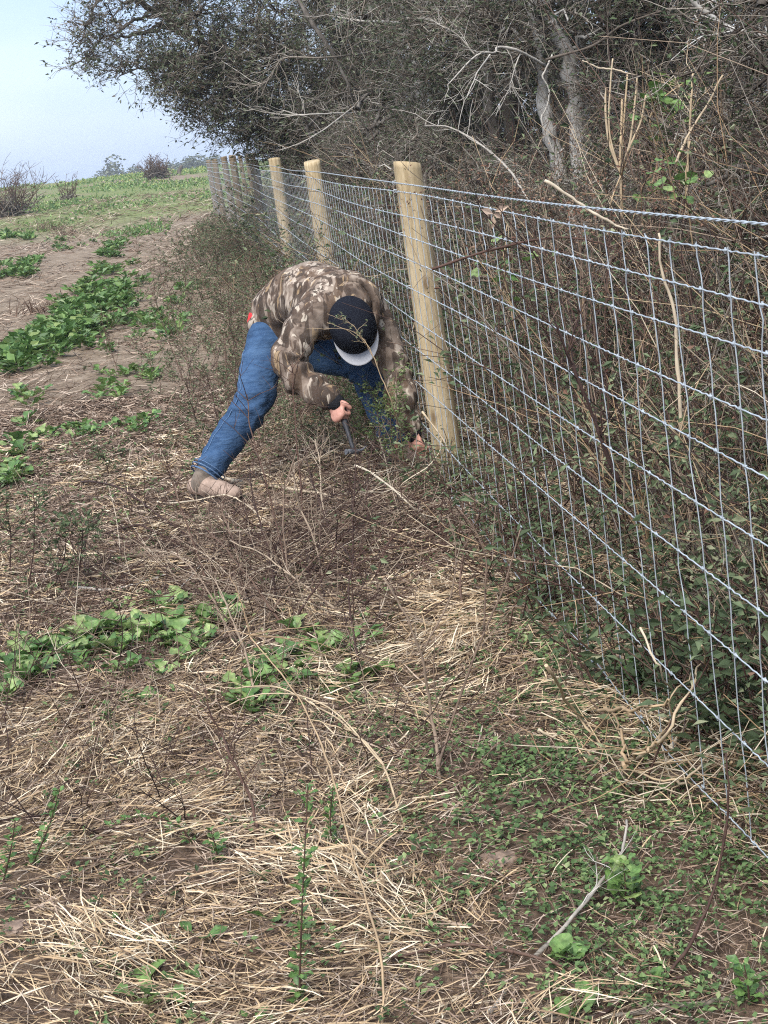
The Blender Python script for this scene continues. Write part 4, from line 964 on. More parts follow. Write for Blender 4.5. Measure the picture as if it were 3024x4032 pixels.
# pinkish brown seed heads
def seedheads(label, px, py, Y, n, seed):
    rg = np.random.default_rng(seed); c = at(px, py, Y); g0 = c.copy(); g0[2] = gz(c[0], c[1]); b1, b2 = MB(), MB(); h_ = c[2] - g0[2]
    P = arcs(rg.normal(0, .08, (9, 3)) * [1, 1, 0], rdir(9, .93, 1, rg), np.full(9, h_ * 1.05), 8, .06, 0, rg); b1.tubes(P, np.linspace(.004, .002, 8)[None].repeat(9, 0), 4, rg.uniform(.3, .7, 9))
    q = rg.integers(0, 9, n); lp = P[q, 7] + rg.normal(0, .055, (n, 3)) * [1, 1, 1.2]
    b2.leaves(lp, rdir(n, -.5, .8, rg), rdir(n, -.2, 1, rg), .015 * rg.uniform(.5, 1.3, n), .009 * rg.uniform(.5, 1.3, n), rg.uniform(.2, .8, n))
    root = thing('seed_head_weed', label, 'weed', tuple(g0)); o = b1.build('stems', M['twig']); o.parent = root; o = b2.build('seed_heads', M['dryleaf']); o.parent = root; o['kind'] = 'stuff'
seedheads('pinkish brown seed heads below the clump of tan canes', 2460, 740, 6.2, 700, 5)
seedheads('dull brown seed heads rising just right of the near post top', 1930, 760, 6.6, 420, 6)
seedheads('russet dead fern-like weed behind the second wire', 2330, 900, 5.2, 420, 7)

# ------------------------------------------------------------------ near ground: straw, litter, small green cover
def wblob(px, py, rx, ry, wt):
    c = G(px, py); return (c[0], c[1], rx * c[1] / FPX, ry * c[1] ** 2 / (FPX * EYE), wt)
def field(blobs, x, y, base):
    v = np.full(len(x), float(base))
    for cx, cy_, rx, ry, wt in blobs: v += wt * np.exp(-(((x - cx) / rx) ** 2 + ((y - cy_) / ry) ** 2))
    return v
S_B = [wblob(*a) for a in [(450, 3000, 700, 330, .7), (600, 3750, 900, 320, .8), (1880, 2260, 330, 150, .9), (1700, 2480, 260, 160, .6), (1880, 3480, 330, 130, .9), (650, 2120, 450, 150, .35), (2560, 3780, 160, 160, .6), (1350, 3350, 400, 300, .3), (800, 3390, 260, 110, -.8),
                           (2600, 3450, 560, 380, -.8), (2300, 3050, 420, 170, -.5), (1350, 2080, 420, 120, -.55), (600, 2560, 480, 110, -.45), (1280, 2600, 260, 140, -.3), (2000, 3150, 300, 150, -.35), (1850, 2020, 200, 120, -.5)]]
C_B = [wblob(*a) for a in [(2600, 3500, 600, 420, 1.2), (2150, 3050, 450, 190, .8), (2300, 2750, 350, 200, .6), (2700, 3950, 500, 200, .6), (1950, 3250, 300, 150, .5), (1500, 2850, 250, 120, .25), (2150, 2500, 260, 150, .4)]]
flow = lambda x, y: 1.4 * np.sin(1.7 * x + 1.1 * y + .6) + 1.1 * np.sin(2.9 * y - 1.3 * x + 2) + .8 * np.sin(5.3 * x + 3.1 * y)
def wedge(n, y0, y1, rg, right=1.3):
    y = np.sqrt(rg.uniform(y0 ** 2, y1 ** 2, n)); x = rg.uniform(-.36, .34, n) * y; x = np.where((x < -.27 * y) & (rg.random(n) < .6), x - rg.random(n) * .9, x); k = x < fx(y) + right; return x[k], y[k]
def straw():
    rg = np.random.default_rng(5); b_ = MB()
    x, y = wedge(210000, 2.15, 8.6, rg, .8)
    hn = np.array([noise.noise(Vector((a * 3.1, b * 3.1, 1))) + .5 * noise.noise(Vector((a * 8, b * 8, 4))) for a, b in zip(x, y)])
    dn = field(S_B, x, y, .44) * np.interp(y, [2, 4.2, 5.4, 8.6], [1, .95, .55, .25]); k = rg.random(len(x)) < np.clip(dn + .55 * hn, .02, 1); x, y, hn = x[k], y[k], hn[k]
    n = len(x); th = flow(x, y) + rg.normal(0, .62, n); ln = rg.uniform(.03, .15, n) * np.interp(y, [2, 4.5, 6, 8], [1, 1, .75, .8])
    z = gz(x, y) + rg.random(n) ** 1.5 * (.012 + .050 * np.clip(.4 + hn, 0, 1))
    el = rg.normal(0.04, .17, n); d = np.stack([np.cos(th) * np.cos(el), np.sin(th) * np.cos(el), np.sin(el)], 1)
    P = arcs(np.stack([x, y, z], 1) - d * ln[:, None] * .5, d, ln, 5, .10, .03, rg); gzv = gz(P[..., 0], P[..., 1]) + .003; P[..., 2] = np.maximum(P[..., 2], gzv)
    wd = rg.uniform(.0006, .0016, n) * np.interp(y, [2.4, 5, 9], [1, 1.25, 2.2]); wp = wd[:, None] * A_([.8, 1, 1, .8, .3])
    nor = nrm(rdir(n, .4, 1, rg)); tint = np.clip(.58 + .30 * hn + rg.normal(0, .30, n), 0, 1)
    b_.ribbons(P, wp, nor, tint); tag(b_.build('straw', M['straw']), kind='stuff')
    # dark litter: broken twigs and leaf scraps between and below
    x, y = wedge(150000, 2.15, 10, rg, .8); n = len(x); th = rg.uniform(0, 6.28, n); el = rg.normal(.04, .2, n); ln = rg.uniform(.02, .10, n) * np.interp(y, [2, 10], [1, 1.5])
    d = np.stack([np.cos(th) * np.cos(el), np.sin(th) * np.cos(el), np.sin(el)], 1); z = gz(x, y) + rg.random(n) * .024
    P = arcs(np.stack([x, y, z], 1) - d * ln[:, None] * .5, d, ln, 3, .12, .02, rg); b2 = MB()
    b2.ribbons(P, (rg.uniform(.0005, .0015, n) * np.interp(y, [2.4, 10], [1, 2.6]))[:, None] * A_([.7, 1, .5]), nrm(rdir(n, .3, 1, rg)), np.clip(rg.beta(1.5, 1.7, n), 0, 1))
    tag(b2.build('dead_litter', M['litter']), kind='stuff')
straw()
def cover():
    rg = np.random.default_rng(8); b_ = MB(); x, y = wedge(40000, 2.15, 9, rg, .7)
    hn = np.array([noise.noise(Vector((a * 4.3, b * 4.3, 7))) for a, b in zip(x, y)])
    k = rg.random(len(x)) < np.clip(field(C_B, x, y, .075) * 1.0 + .5 * hn * np.clip(field(C_B, x, y, .12), 0, 1), 0.012, 1); x, y = x[k], y[k]; n = len(x)
    nl = 7; q = np.repeat(np.arange(n), nl); a = rg.uniform(0, 6.28, n * nl); r = rg.uniform(.003, .022, n * nl)
    pos = np.stack([x[q] + r * np.cos(a), y[q] + r * np.sin(a), 0 * a], 1); pos[:, 2] = gz(pos[:, 0], pos[:, 1]) + rg.uniform(.006, .034, n * nl)
    d = np.stack([np.cos(a), np.sin(a), rg.uniform(-.1, .8, n * nl)], 1); ls = rg.uniform(.008, .019, n * nl) * np.interp(pos[:, 1], [2.4, 9], [1, 1.5])
    pt = rg.uniform(.15, .9, n); b_.leaves(pos, d, nrm(A_([0, 0, 1]) + rg.normal(0, .3, (n * nl, 3))), ls, ls * rg.uniform(.5, .8, n * nl), np.clip(pt[q] + rg.normal(0, .14, n * nl), 0, 1), droop=.05)
    tag(b_.build('ground_cover', M['clover']), kind='stuff')
cover()
# fine weeds that grow thick along the foot of the fence and up the slope
def weedy():
    rg = np.random.default_rng(9); b_ = MB(); n = 3300
    y = 7.35 + 25 * rg.random(n) ** 1.5; off = -np.abs(rg.normal(0, .62, n)) * np.interp(y, [5, 8, 20, 32], [.8, 1.0, 1.1, .6]) ; x = fx(y) + off - .02
    k = ~((y < 7.6) & ((x < -.25) | (rg.random(n) < .8))); x, y = x[k], y[k]; n = len(x)
    base = np.stack([x, y, gz(x, y)], 1); h = rg.uniform(.10, .38, n) * np.interp(x - fx(y), [-1.6, -.8, -.3, 0], [.3, .5, .9, 1.35]); P = arcs(base, rdir(n, .6, 1, rg), h, 5, .18, 0, rg)
    wf = np.interp(y, [5, 15, 32], [1, 1.7, 2.8])
    b_.tubes(P, (np.linspace(.0020, .0010, 5)[None] * wf[:, None]), 3, rg.uniform(.1, .8, n), 0)
    q = rg.integers(0, n, n * 4); T = arcs(P[q, rg.integers(1, 5, n * 4)], rdir(n * 4, -.1, .9, rg), h[q] * rg.uniform(.2, .5, n * 4), 3, .2, 0, rg); b_.tubes(T, np.linspace(.0013, .0008, 3)[None] * wf[q][:, None], 3, rg.uniform(.1, .8, n * 4), 0)
    nl = n * 11; q2 = rg.integers(0, n * 4, nl); lp = T[q2, rg.integers(0, 3, nl)] + rg.normal(0, .008, (nl, 3)); ls = rg.uniform(.010, .026, nl) * np.interp(lp[:, 1], [5, 15, 32], [1, 1.6, 2.4])
    b_.leaves(lp, rdir(nl, -.2, .8, rg), rdir(nl, .2, 1, rg), ls, ls * rg.uniform(.25, .45, nl), np.clip(rg.beta(2, 2.2, nl), 0, 1), 1)
    tag(b_.build('weeds', [M['twig'], M['weedleaf']]), kind='stuff')
weedy()
# stubble and green growth out on the field
def fieldcover():
    rg = np.random.default_rng(10); b_ = MB(); n = 80000; y = 7.5 + 55 * rg.random(n) ** 1.7; x = rg.uniform(-.34, .12, n) * y; k = x < fx(y) - .2; x, y = x[k], y[k]
    hn = np.array([noise.noise(Vector((a * .9, b * .45, 2))) + .4 * noise.noise(Vector((a * 3, b * 2, 2))) for a, b in zip(x, y)])
    k = rg.random(len(x)) < .5 + .9 * hn; x, y, hn = x[k], y[k], hn[k]; n = len(x); th = rg.uniform(0, 6.28, n); el = np.abs(rg.normal(0, .25, n)); sc_ = np.interp(y, [7, 20, 60], [1, 1.8, 4])
    d = np.stack([np.cos(th) * np.cos(el), np.sin(th) * np.cos(el), np.sin(el)], 1); P = arcs(np.stack([x, y, gz(x, y) + .004], 1), d, rg.uniform(.05, .16, n) * sc_ ** .8, 3, .1, .04, rg)
    P[..., 2] = np.maximum(P[..., 2], gz(P[..., 0], P[..., 1]) + .003)
    b_.ribbons(P, (rg.uniform(.0012, .0026, n) * sc_)[:, None] * A_([.9, 1, .4]), nrm(rdir(n, .4, 1, rg)), np.clip(.45 + .3 * hn + rg.normal(0, .27, n), 0, 1)); tag(b_.build('dry_stubble', M['litter']), kind='stuff')
    b2 = MB(); n = 60000; y = 26 + 95 * rg.random(n) ** 1.1; x = rg.uniform(-.36, -.03, n) * y; k = x < fx(np.minimum(y, 38)) - np.interp(y, [22, 40, 110], [1.5, 1.0, -2]); x, y = x[k], y[k]
    hn = np.array([noise.noise(Vector((a * .22, b * .10, 5))) + .4 * noise.noise(Vector((a * .9, b * .5, 5))) for a, b in zip(x, y)]); k = hn + np.interp(y, [22, 34, 60], [-.62, -.34, -.06]) > rg.normal(0, .1, len(x)); x, y = x[k], y[k]; n = len(x)
    sc_ = np.interp(y, [22, 60, 110], [1, 1.7, 2.6]); ls = rg.uniform(.05, .11, n) * sc_; p = np.stack([x, y, gz(x, y) + rg.uniform(0, .02, n) * sc_], 1)
    yl = (rg.random(n) < np.interp(y, [22, 50, 75, 110], [.0, .012, .08, .22]))
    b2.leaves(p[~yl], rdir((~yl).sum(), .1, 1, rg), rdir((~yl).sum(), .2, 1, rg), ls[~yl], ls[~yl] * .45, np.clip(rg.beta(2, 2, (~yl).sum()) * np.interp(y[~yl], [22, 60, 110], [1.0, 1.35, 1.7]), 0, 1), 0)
    b2.leaves(p[yl] + A_([0, 0, .05]) * sc_[yl][:, None], rdir(yl.sum(), .1, 1, rg), rdir(yl.sum(), .2, 1, rg), ls[yl] * .34, ls[yl] * .22, rg.random(yl.sum()), 1)
    tag(b2.build('field_greens', [M['broad'], M['yellow']]), kind='stuff')
fieldcover()

# ------------------------------------------------------------------ broad-leaved plants on the left
prg = np.random.default_rng(33)
def rosette(name, label, cat, loc, nleaf, size, shapes, group, seed):
    rg = np.random.default_rng(seed); r = thing(name, label, cat, tuple(loc), group); a0 = rg.uniform(0, 6.28)
    for k in range(nleaf):
        put_leaf(shapes[rg.integers(len(shapes))], r, (rg.normal(0, .008), rg.normal(0, .008), 0), a0 + k * 2.4 + rg.normal(0, .25), rg.uniform(-.05, .65), size * rg.uniform(.6, 1.15), roll=rg.normal(0, .25))
    return r
PRO = None
def patch(label, group, spots, size, nl=8, seed=0):
    global PRO
    first = []
    for i, (px, py) in enumerate(spots):
        p = G(px, py); p = A_([p[0], p[1], gz(p[0], p[1]) + .004])
        if len(first) < 3: first.append(rosette('broadleaf_plant', label, 'plant', p, nl, size, TURNIP, group, seed + i)); first[-1].scale = (1, 1, 1)
        else: dup(first[i % 3], tuple(p), prg.uniform(0, 6.28), prg.uniform(.7, 1.2), label, group)
def scatter(n, x0, y0, x1, y1, jit, wid, seed):
    rg = np.random.default_rng(seed); t = rg.random(n); return list(zip(x0 + (x1 - x0) * t + rg.normal(0, jit, n), y0 + (y1 - y0) * t + rg.normal(0, wid, n)))
patch('low plant of lobed green leaves in the long patch left of the straw', 'broad-leaved plants in the long near patch', scatter(56, -10, 2655, 900, 2470, 40, 62, 1), .088, 8, 100)
patch('bright green lobed-leaf plant in the patch under the arching canes', 'broad-leaved plants under the arching canes', scatter(17, 1030, 2660, 1390, 2600, 60, 70, 2), .105, 8, 200)
patch('green lobed-leaf plant in the small clump at the left edge level with the boot', 'plants at the left edge by the boot', scatter(14, -10, 1870, 120, 1840, 25, 60, 3), .115, 9, 300)
patch('low green plant in the narrow strip pointing at the bent knee', 'plants in the narrow strip', scatter(20, 120, 1742, 590, 1668, 15, 16, 4), .10, 8, 400)
patch('green plant in the patch left of the blue jeans', 'plants left of the jeans', scatter(17, 370, 1550, 640, 1490, 25, 38, 5), .11, 8, 500)
patch('small green plant in the sparse patch at the left edge below the pale soil', 'plants below the pale soil', scatter(6, 10, 1590, 170, 1560, 15, 25, 6), .11, 6, 600)
# further off they are too small to show their leaves singly
def far_plants(label, group, spots, size, seed):
    rg = np.random.default_rng(seed); ms = []
    for v in range(3):
        b_ = MB(); n = 34; a = rg.uniform(0, 6.28, n); r = rg.uniform(0, .09, n); ls = size * rg.uniform(.5, 1.1, n)
        b_.leaves(np.stack([r * np.cos(a), r * np.sin(a), rg.uniform(0.01, .09, n)], 1), np.stack([np.cos(a), np.sin(a), rg.uniform(.1, 1.1, n)], 1), rdir(n, .6, 1, rg), ls, ls * .55, np.clip(rg.beta(2, 2, n), 0, 1))
        me = b_.mesh('plant_leaves'); me.materials.append(M['broad']); ms.append(me)
    for i, (px, py) in enumerate(spots):
        p = G(px, py); o = bpy.data.objects.new('broadleaf_plant', ms[i % 3]); COL.objects.link(o); o.location = (p[0], p[1], gz(p[0], p[1])); o.rotation_euler = (0, 0, rg.uniform(0, 6.28)); o.scale = (rg.uniform(.75, 1.3),) * 3
        tag(o, label, 'plant', group)
far_plants('green plant in the long leafy band slanting across the middle of the field', 'plants of the long slanting band', scatter(70, 60, 1440, 330, 1270, 45, 26, 7) + scatter(85, 280, 1290, 500, 1090, 40, 44, 8) + scatter(14, 430, 1010, 490, 960, 30, 20, 12), .105, 9)
far_plants('green plant in the leafy tuft at the left edge above the pale soil', 'plants above the pale soil', scatter(20, 5, 1080, 130, 1080, 20, 22, 10), .11, 11)
far_plants('green plant in the thin row along the far left field edge', 'plants in the thin far row', scatter(16, 5, 930, 110, 945, 15, 8, 13), .14, 12)
far_plants('green plant scattered singly between the leafy band and the fence', 'scattered plants', scatter(26, 420, 1330, 680, 1230, 60, 60, 15) + scatter(10, 200, 985, 420, 965, 60, 10, 16), .09, 14)

# ------------------------------------------------------------------ single stems, sticks and weeds in the foreground
def GP(px, py, h=0.0):
    p = G(px, py); p[2] = gz(p[0], p[1]) + h; return p
def up(px, py, base): return at(px, py, base[1])
b0 = GP(1935, 3990, .0)
stalk('arching_cane', 'long pale cane arching up leftwards over the bright green patch', 'cane', [b0, at(1813, 3683, 2.75), at(1722, 3483, 2.95), at(1603, 3273, 3.2), at(1512, 3015, 3.45), at(1390, 2880, 3.6), at(1276, 2783, 3.7), at(1094, 2692, 3.8), at(912, 2700, 3.9)], .0038, .0018, M['cane'], .55, n=46, twigs=(8, .2, .0011), seed=41,
      kids=[([at(1512, 3015, 3.45), at(1330, 2820, 3.6), at(1150, 2745, 3.7), at(960, 2770, 3.75), at(770, 2890, 3.8)], .0024, .0013), ([at(1390, 2880, 3.6), at(1200, 2830, 3.7), at(1010, 2860, 3.75)], .0018, .001)])
b1 = GP(1505, 4060, .0); hub = at(985, 2500, 3.6)
stalk('dry_umbel', 'tall thin dead stalk leaning left and ending in a fan of fine rays', 'stalk', [b1, at(1495, 3738, 2.6), at(1394, 3400, 2.85), at(1300, 3050, 3.1), at(1200, 2800, 3.3), at(1080, 2620, 3.5), hub], .0026, .0017, M['cane'], .25, n=40, seed=42,
      kids=[([hub, hub + (at(x, y, 3.65) - hub) * .5 + A_([0, 0, .02]), at(x, y, 3.65)], .0014, .0008) for x, y in ((1512, 2490), (1500, 2620), (1330, 2600), (820, 2540), (900, 2640), (1200, 2520), (1150, 2680), (950, 2390), (900, 2250))])
b2 = GP(1733, 3090, .0)
stalk('forked_weed', 'bare tan forked weed standing in the straw in the middle of the foreground', 'weed', [b2, at(1710, 2860, 3.62), at(1665, 2600, 3.62), at(1600, 2440, 3.62), at(1512, 2275, 3.64)], .0054, .0022, M['twig'], .62, n=34, seed=43, twigs=(12, .12, .0012),
      kids=[([b2 + A_([0, 0, .05]), at(1760, 2900, 3.6), at(1850, 2640, 3.6), at(1930, 2440, 3.6), at(2010, 2250, 3.6), at(2060, 2090, 3.6)], .0042, .0016), ([at(1660, 2580, 3.62), at(1720, 2460, 3.62), at(1775, 2330, 3.63), at(1790, 2170, 3.64), at(1758, 2040, 3.65)], .0026, .0014),
            ([at(1905, 2480, 3.6), at(1915, 2330, 3.6), at(1912, 2200, 3.6), at(1870, 2090, 3.6), at(1815, 2020, 3.6)], .0026, .0014), ([at(1740, 2950, 3.6), at(1700, 2700, 3.66), at(1690, 2500, 3.68)], .002, .001)])
stalk('grey_branch', 'smooth grey branch lying at a slant in the lower right foreground', 'branch', [GP(1925, 4010, .01), at(2060, 3820, 2.63), at(2250, 3640, 2.72), at(2400, 3450, 2.85), at(2475, 3330, 2.95), at(2488, 3250, 3.0)], .0052, .0026, M['greytwig'], .85, n=30, twigs=(4, .12, .0014), seed=44)
stalk('red_cane', 'dark red curving stem rising at the lower right', 'stem', [GP(2500, 3980, 0), at(2620, 3850, 2.52), at(2730, 3680, 2.55), at(2800, 3500, 2.58), at(2840, 3300, 2.6), at(2852, 3080, 2.6), at(2850, 2930, 2.6)], .0042, .0018, M['twig'], .17, n=34, seed=45, kids=[([at(2845, 3260, 2.6), at(2815, 3180, 2.6), at(2790, 3110, 2.6)], .0014, .0009)])
stalk('fallen_stick', 'grey-brown branch lying along the bottom right edge', 'branch', [GP(2150, 4032, .008), GP(2420, 4010, .010), GP(2620, 3995, .010), GP(2850, 3950, .010), GP(3060, 3890, .010)], .0042, .0058, M['greytwig'], .55, n=30, twigs=(5, .15, .0015), seed=46)
stalk('fallen_stick', 'reddish twig lying across the straw low in the foreground', 'branch', [GP(1470, 3800, .015), GP(1700, 3775, .02), GP(1900, 3765, .022), GP(2150, 3820, .02), GP(2330, 3880, .018), GP(2480, 3960, .012)], .0028, .0036, M['twig'], .36, n=30, twigs=(8, .14, .0013), seed=47)
stalk('fallen_stick', 'dark thin branch from the bottom edge up to the leafy weed at lower right', 'branch', [GP(2330, 4040, .01), GP(2480, 3960, .018), GP(2640, 3900, .018), GP(2750, 3880, .012)], .004, .002, M['twig'], .12, n=20, seed=48)
stalk('fallen_stick', 'pale split stick lying low right of the boot', 'branch', [GP(840, 1890, .02), GP(1000, 1925, .022), GP(1160, 1955, .02), GP(1290, 1975, .015)], .009, .006, M['cane'], .75, n=20, seed=49)
stalk('fallen_stick', 'whitish stick in the pile of sticks left of the dead twigs', 'branch', [GP(290, 2322, .01), GP(420, 2335, .015), GP(560, 2310, .02), GP(700, 2265, .02)], .006, .004, M['greytwig'], 1.0, n=20, seed=50)
stalk('fallen_stick', 'tan stick lying on top of the whitish one left of the dead twigs', 'branch', [GP(330, 2305, .03), GP(520, 2280, .035), GP(700, 2225, .03), GP(800, 2150, .02)], .004, .003, M['cane'], .5, n=20, twigs=(6, .2, .0016), seed=51)
stalk('fallen_stick', 'straight grey stick pointing up to the right beside the pile of sticks', 'branch', [GP(640, 2410, .01), GP(700, 2370, .03), GP(800, 2270, .04)], .004, .0025, M['greytwig'], .8, n=14, seed=52)
stalk('fallen_stick', 'dark arching dead branch left of the boot', 'branch', [GP(300, 1905, .01), at(400, 1905, 7.0), at(520, 1950, 6.7), at(640, 2040, 6.4), GP(780, 2150, .01)], .0055, .003, M['twig'], .08, n=26, twigs=(10, .18, .0018), seed=53)
stalk('fallen_stick', 'second dark arching branch lying nearer than the one left of the boot', 'branch', [GP(420, 2110, .01), at(520, 2075, 6.0), at(600, 2090, 5.9), GP(770, 2190, .01)], .005, .003, M['twig'], .12, n=22, twigs=(8, .16, .0017), seed=54)
stalk('fallen_stick', 'long pale dead stem bowed in front of the boot', 'branch', [GP(650, 1990, .01), at(760, 1975, 6.45), at(880, 1960, 6.4), at(980, 2010, 6.3), GP(1080, 2100, .01)], .0045, .0025, M['cane'], .8, n=26, seed=55)
stalk('pale_cane', 'cream cane sloping down from below the hammer to the right', 'cane', [at(1398, 1832, 6.0), at(1500, 1890, 5.9), at(1600, 1985, 5.8), GP(1690, 2080, .01)], .005, .0035, M['cane'], .95, n=20, twigs=(4, .25, .0018), seed=56)
stalk('pale_cane', 'thin cream stem looping up to the hand at the post foot', 'cane', [GP(1560, 2000, .0), at(1580, 1910, 5.9), at(1680, 1840, 5.9), at(1728, 1780, 5.9), at(1736, 1735, 5.9)], .0032, .0022, M['cane'], .85, n=26, wob=.002, seed=57)
stalk('pale_cane', 'straight yellow cane lying along the lower wire beside the post foot', 'cane', [at(1662, 1620, 6.45), at(1740, 1720, 6.4), at(1768, 1780, 6.35)], .005, .003, M['cane'], .6, n=12, wob=.001, seed=58)
# upright dead stems in front of the person
for i, (lab_, pts, tn) in enumerate([
    ('dark upright dead stem below the hammer head', [(1395, 2230), (1388, 2080), (1390, 1930), (1396, 1800)], .10), ('tall dark stem crossing in front of the right sleeve', [(1200, 2080), (1175, 1850), (1160, 1600), (1150, 1430)], .28),
    ('reddish stem rising left of the right sleeve', [(1180, 2350), (1110, 2150), (1050, 1900), (990, 1700), (975, 1560)], .32), ('dark stem slanting left in front of the bent legs', [(1330, 2180), (1270, 2030), (1220, 1900), (1190, 1800)], .08),
    ('pinkish dead stem between boot and hammer', [(1150, 2420), (1130, 2200), (1120, 1960), (1160, 1800)], .55), ('thin tan stem in front of the gap between the legs', [(1280, 2300), (1240, 2120), (1170, 1950), (1165, 1830)], .72),
    ('brown stem leaning right below the hand at the post', [(1480, 2280), (1520, 2150), (1600, 2050), (1680, 1990)], .25), ('pinkish brown stem right of the boot', [(960, 2330), (930, 2180), (890, 2050), (860, 1960)], .45),
    ('reddish stem leaning left from the dead twig tangle', [(1120, 2480), (990, 2300), (880, 2160), (800, 2080)], .38), ('dark stem leaning right from the dead twig tangle', [(1130, 2500), (1200, 2380), (1290, 2250), (1330, 2120)], .15),
    ('tan leaning stem at the left of the dead twig tangle', [(930, 2560), (860, 2400), (760, 2250), (680, 2180)], .62), ('dark stem rising from the twig tangle to the lit thigh', [(1090, 2380), (1060, 2180), (1000, 1980), (985, 1860)], .06), ('long reddish stem leaning left over the litter behind the boot', [(820, 2300), (760, 2120), (700, 1960), (670, 1830)], .34),
    ('dark thin stem standing left of the forked weed', [(1420, 2700), (1400, 2520), (1370, 2330), (1385, 2200)], .1), ('tan dead stem leaning left beside the lobed leaves', [(1010, 2760), (960, 2560), (880, 2380), (830, 2280)], .7),
    ('pink-brown stem leaning right across the twig tangle', [(1020, 2480), (1130, 2330), (1260, 2180), (1340, 2080)], .48), ('pale forked stem just left of the hammer', [(1290, 2080), (1265, 1950), (1255, 1830), (1230, 1730)], .85),
    ('thin dark stem right of the hammer', [(1470, 2130), (1450, 1990), (1460, 1850), (1480, 1730)], .14), ('rusty stem beside the bottom wire near the straw heap', [(1830, 2420), (1815, 2280), (1850, 2130), (1900, 2030)], .38),
    ('brown stem leaning over the near straw left of the clustered-leaf weed', [(1020, 3300), (980, 3120), (900, 2960), (860, 2880)], .3), ('pale stem bent across the straw at the lower left', [(330, 3270), (520, 3180), (700, 3190), (900, 3260)], .75),
    ('pale thin stem crossing the dead twig tangle', [(1350, 2420), (1180, 2300), (1020, 2180), (900, 2130)], .8)]):
    g = GP(*pts[0]); stalk('dead_weed', lab_, 'stem', [g] + [at(x, y, g[1] + .10 * k) for k, (x, y) in enumerate(pts[1:], 1)], .0046, .0018, M['twig'], tn, n=24, twigs=(13, .22, .0017), seed=60 + i)
# dry weeds left of the person
DW = 'tall thin dry weeds between field and fence'
for i, (bx, by, tx, ty) in enumerate([(870, 1800, 800, 1430), (900, 1720, 880, 1330), (770, 1620, 700, 1240), (830, 1560, 640, 1240), (950, 1660, 930, 1290), (720, 1500, 600, 1130), (860, 1450, 760, 1150), (700, 1350, 640, 1020), (930, 1400, 900, 1120),
                                  (620, 1480, 545, 1310), (660, 1190, 600, 960), (760, 1280, 720, 1050), (880, 1250, 850, 1000), (820, 1180, 760, 960), (540, 1150, 535, 920), (960, 1500, 990, 1260), (800, 1720, 730, 1500), (470, 1480, 400, 1250)]):
    g = GP(bx, by); t_ = at(tx, ty, g[1] + .1); stalk('dry_weed', 'thin dry branching weed in the stand left of the bent figure', 'weed', [g, g + (t_ - g) * .5 + prg.normal(0, .015, 3), t_], .0032, .0014, M['twig'], [.12, .35, .5, .22][i % 4], n=16, twigs=(16, .26, .0013), seed=80 + i, group=DW, leaves=(70, .022, M['weedleaf'], .25, .95))
# green-leaved weeds
g = GP(1600, 1885)
stalk('green_weed', 'tall pale-stemmed weed whose sparse twigs cross the front of the black cap', 'weed', [g, at(1560, 1640, 6.25), at(1500, 1480, 6.2), at(1460, 1390, 6.2), at(1405, 1325, 6.2), at(1290, 1278, 6.2)], .003, .0012, M['cane'], .35, n=30, seed=101,
      kids=[([at(1405, 1325, 6.2), at(1350, 1295, 6.2), at(1215, 1290, 6.2)], .0011, .0007), ([at(1420, 1335, 6.2), at(1380, 1270, 6.2), at(1285, 1225, 6.2)], .0011, .0007), ([at(1440, 1360, 6.2), at(1400, 1290, 6.2), at(1355, 1245, 6.2)], .0010, .0006), ([at(1470, 1410, 6.2), at(1440, 1340, 6.2), at(1430, 1330, 6.2)], .001, .0006)],
      twigs=(10, .07, .0008), leaves=(60, .016, M['weedleaf'], .7, 1.0))
for i, (bx, by, tx, ty, lb_) in enumerate([(1552, 1905, 1560, 1480, 'bright green leafy weed in front of the far shin, the taller of the pair'), (1545, 1880, 1530, 1530, 'bright green leafy weed in front of the far shin, the shorter of the pair'), (1500, 1870, 1478, 1545, 'feathery green weed just left of the bright leafy pair'), (1440, 1800, 1410, 1500, 'fine green weed between the two legs below the cap'), (1370, 1740, 1350, 1470, 'wispy olive weed behind the hammer hand')]):
    g = GP(bx, by); t_ = at(tx, ty, g[1] - .05); stalk('green_weed', lb_, 'weed', [g, (g + t_) / 2 + A_([.01, 0, 0]), t_], .004, .0016, M['twig'], .5, n=16, twigs=(40, .12, .0011), seed=110 + i, leaves=(430, .019, M['clover'], .6, 1.0))
for i, (bx, by, tx, ty, lb_) in enumerate([(110, 2340, 135, 1930, 'dark-stemmed weed with grey-green leaves, nearest the left edge'), (300, 2310, 330, 2040, 'dark-stemmed leafy weed leaning right beside the whitish sticks'), (210, 2330, 260, 2080, 'dark-stemmed leafy weed with forked top at the left'), (40, 2260, 20, 1990, 'dark twiggy weed cut by the left edge above the long leaf patch'), (430, 1890, 400, 1780, 'short grey-green weed left of the boot')]):
    g = GP(bx, by); t_ = at(tx, ty, g[1]); stalk('leafy_weed', lb_, 'weed', [g, (g + t_) / 2 + A_([.012, 0, 0]), t_], .0032, .0014, M['twig'], .1, n=16, twigs=(13, .20, .0013), seed=120 + i, leaves=(120, .026, M['weedleaf'], .2, .75))
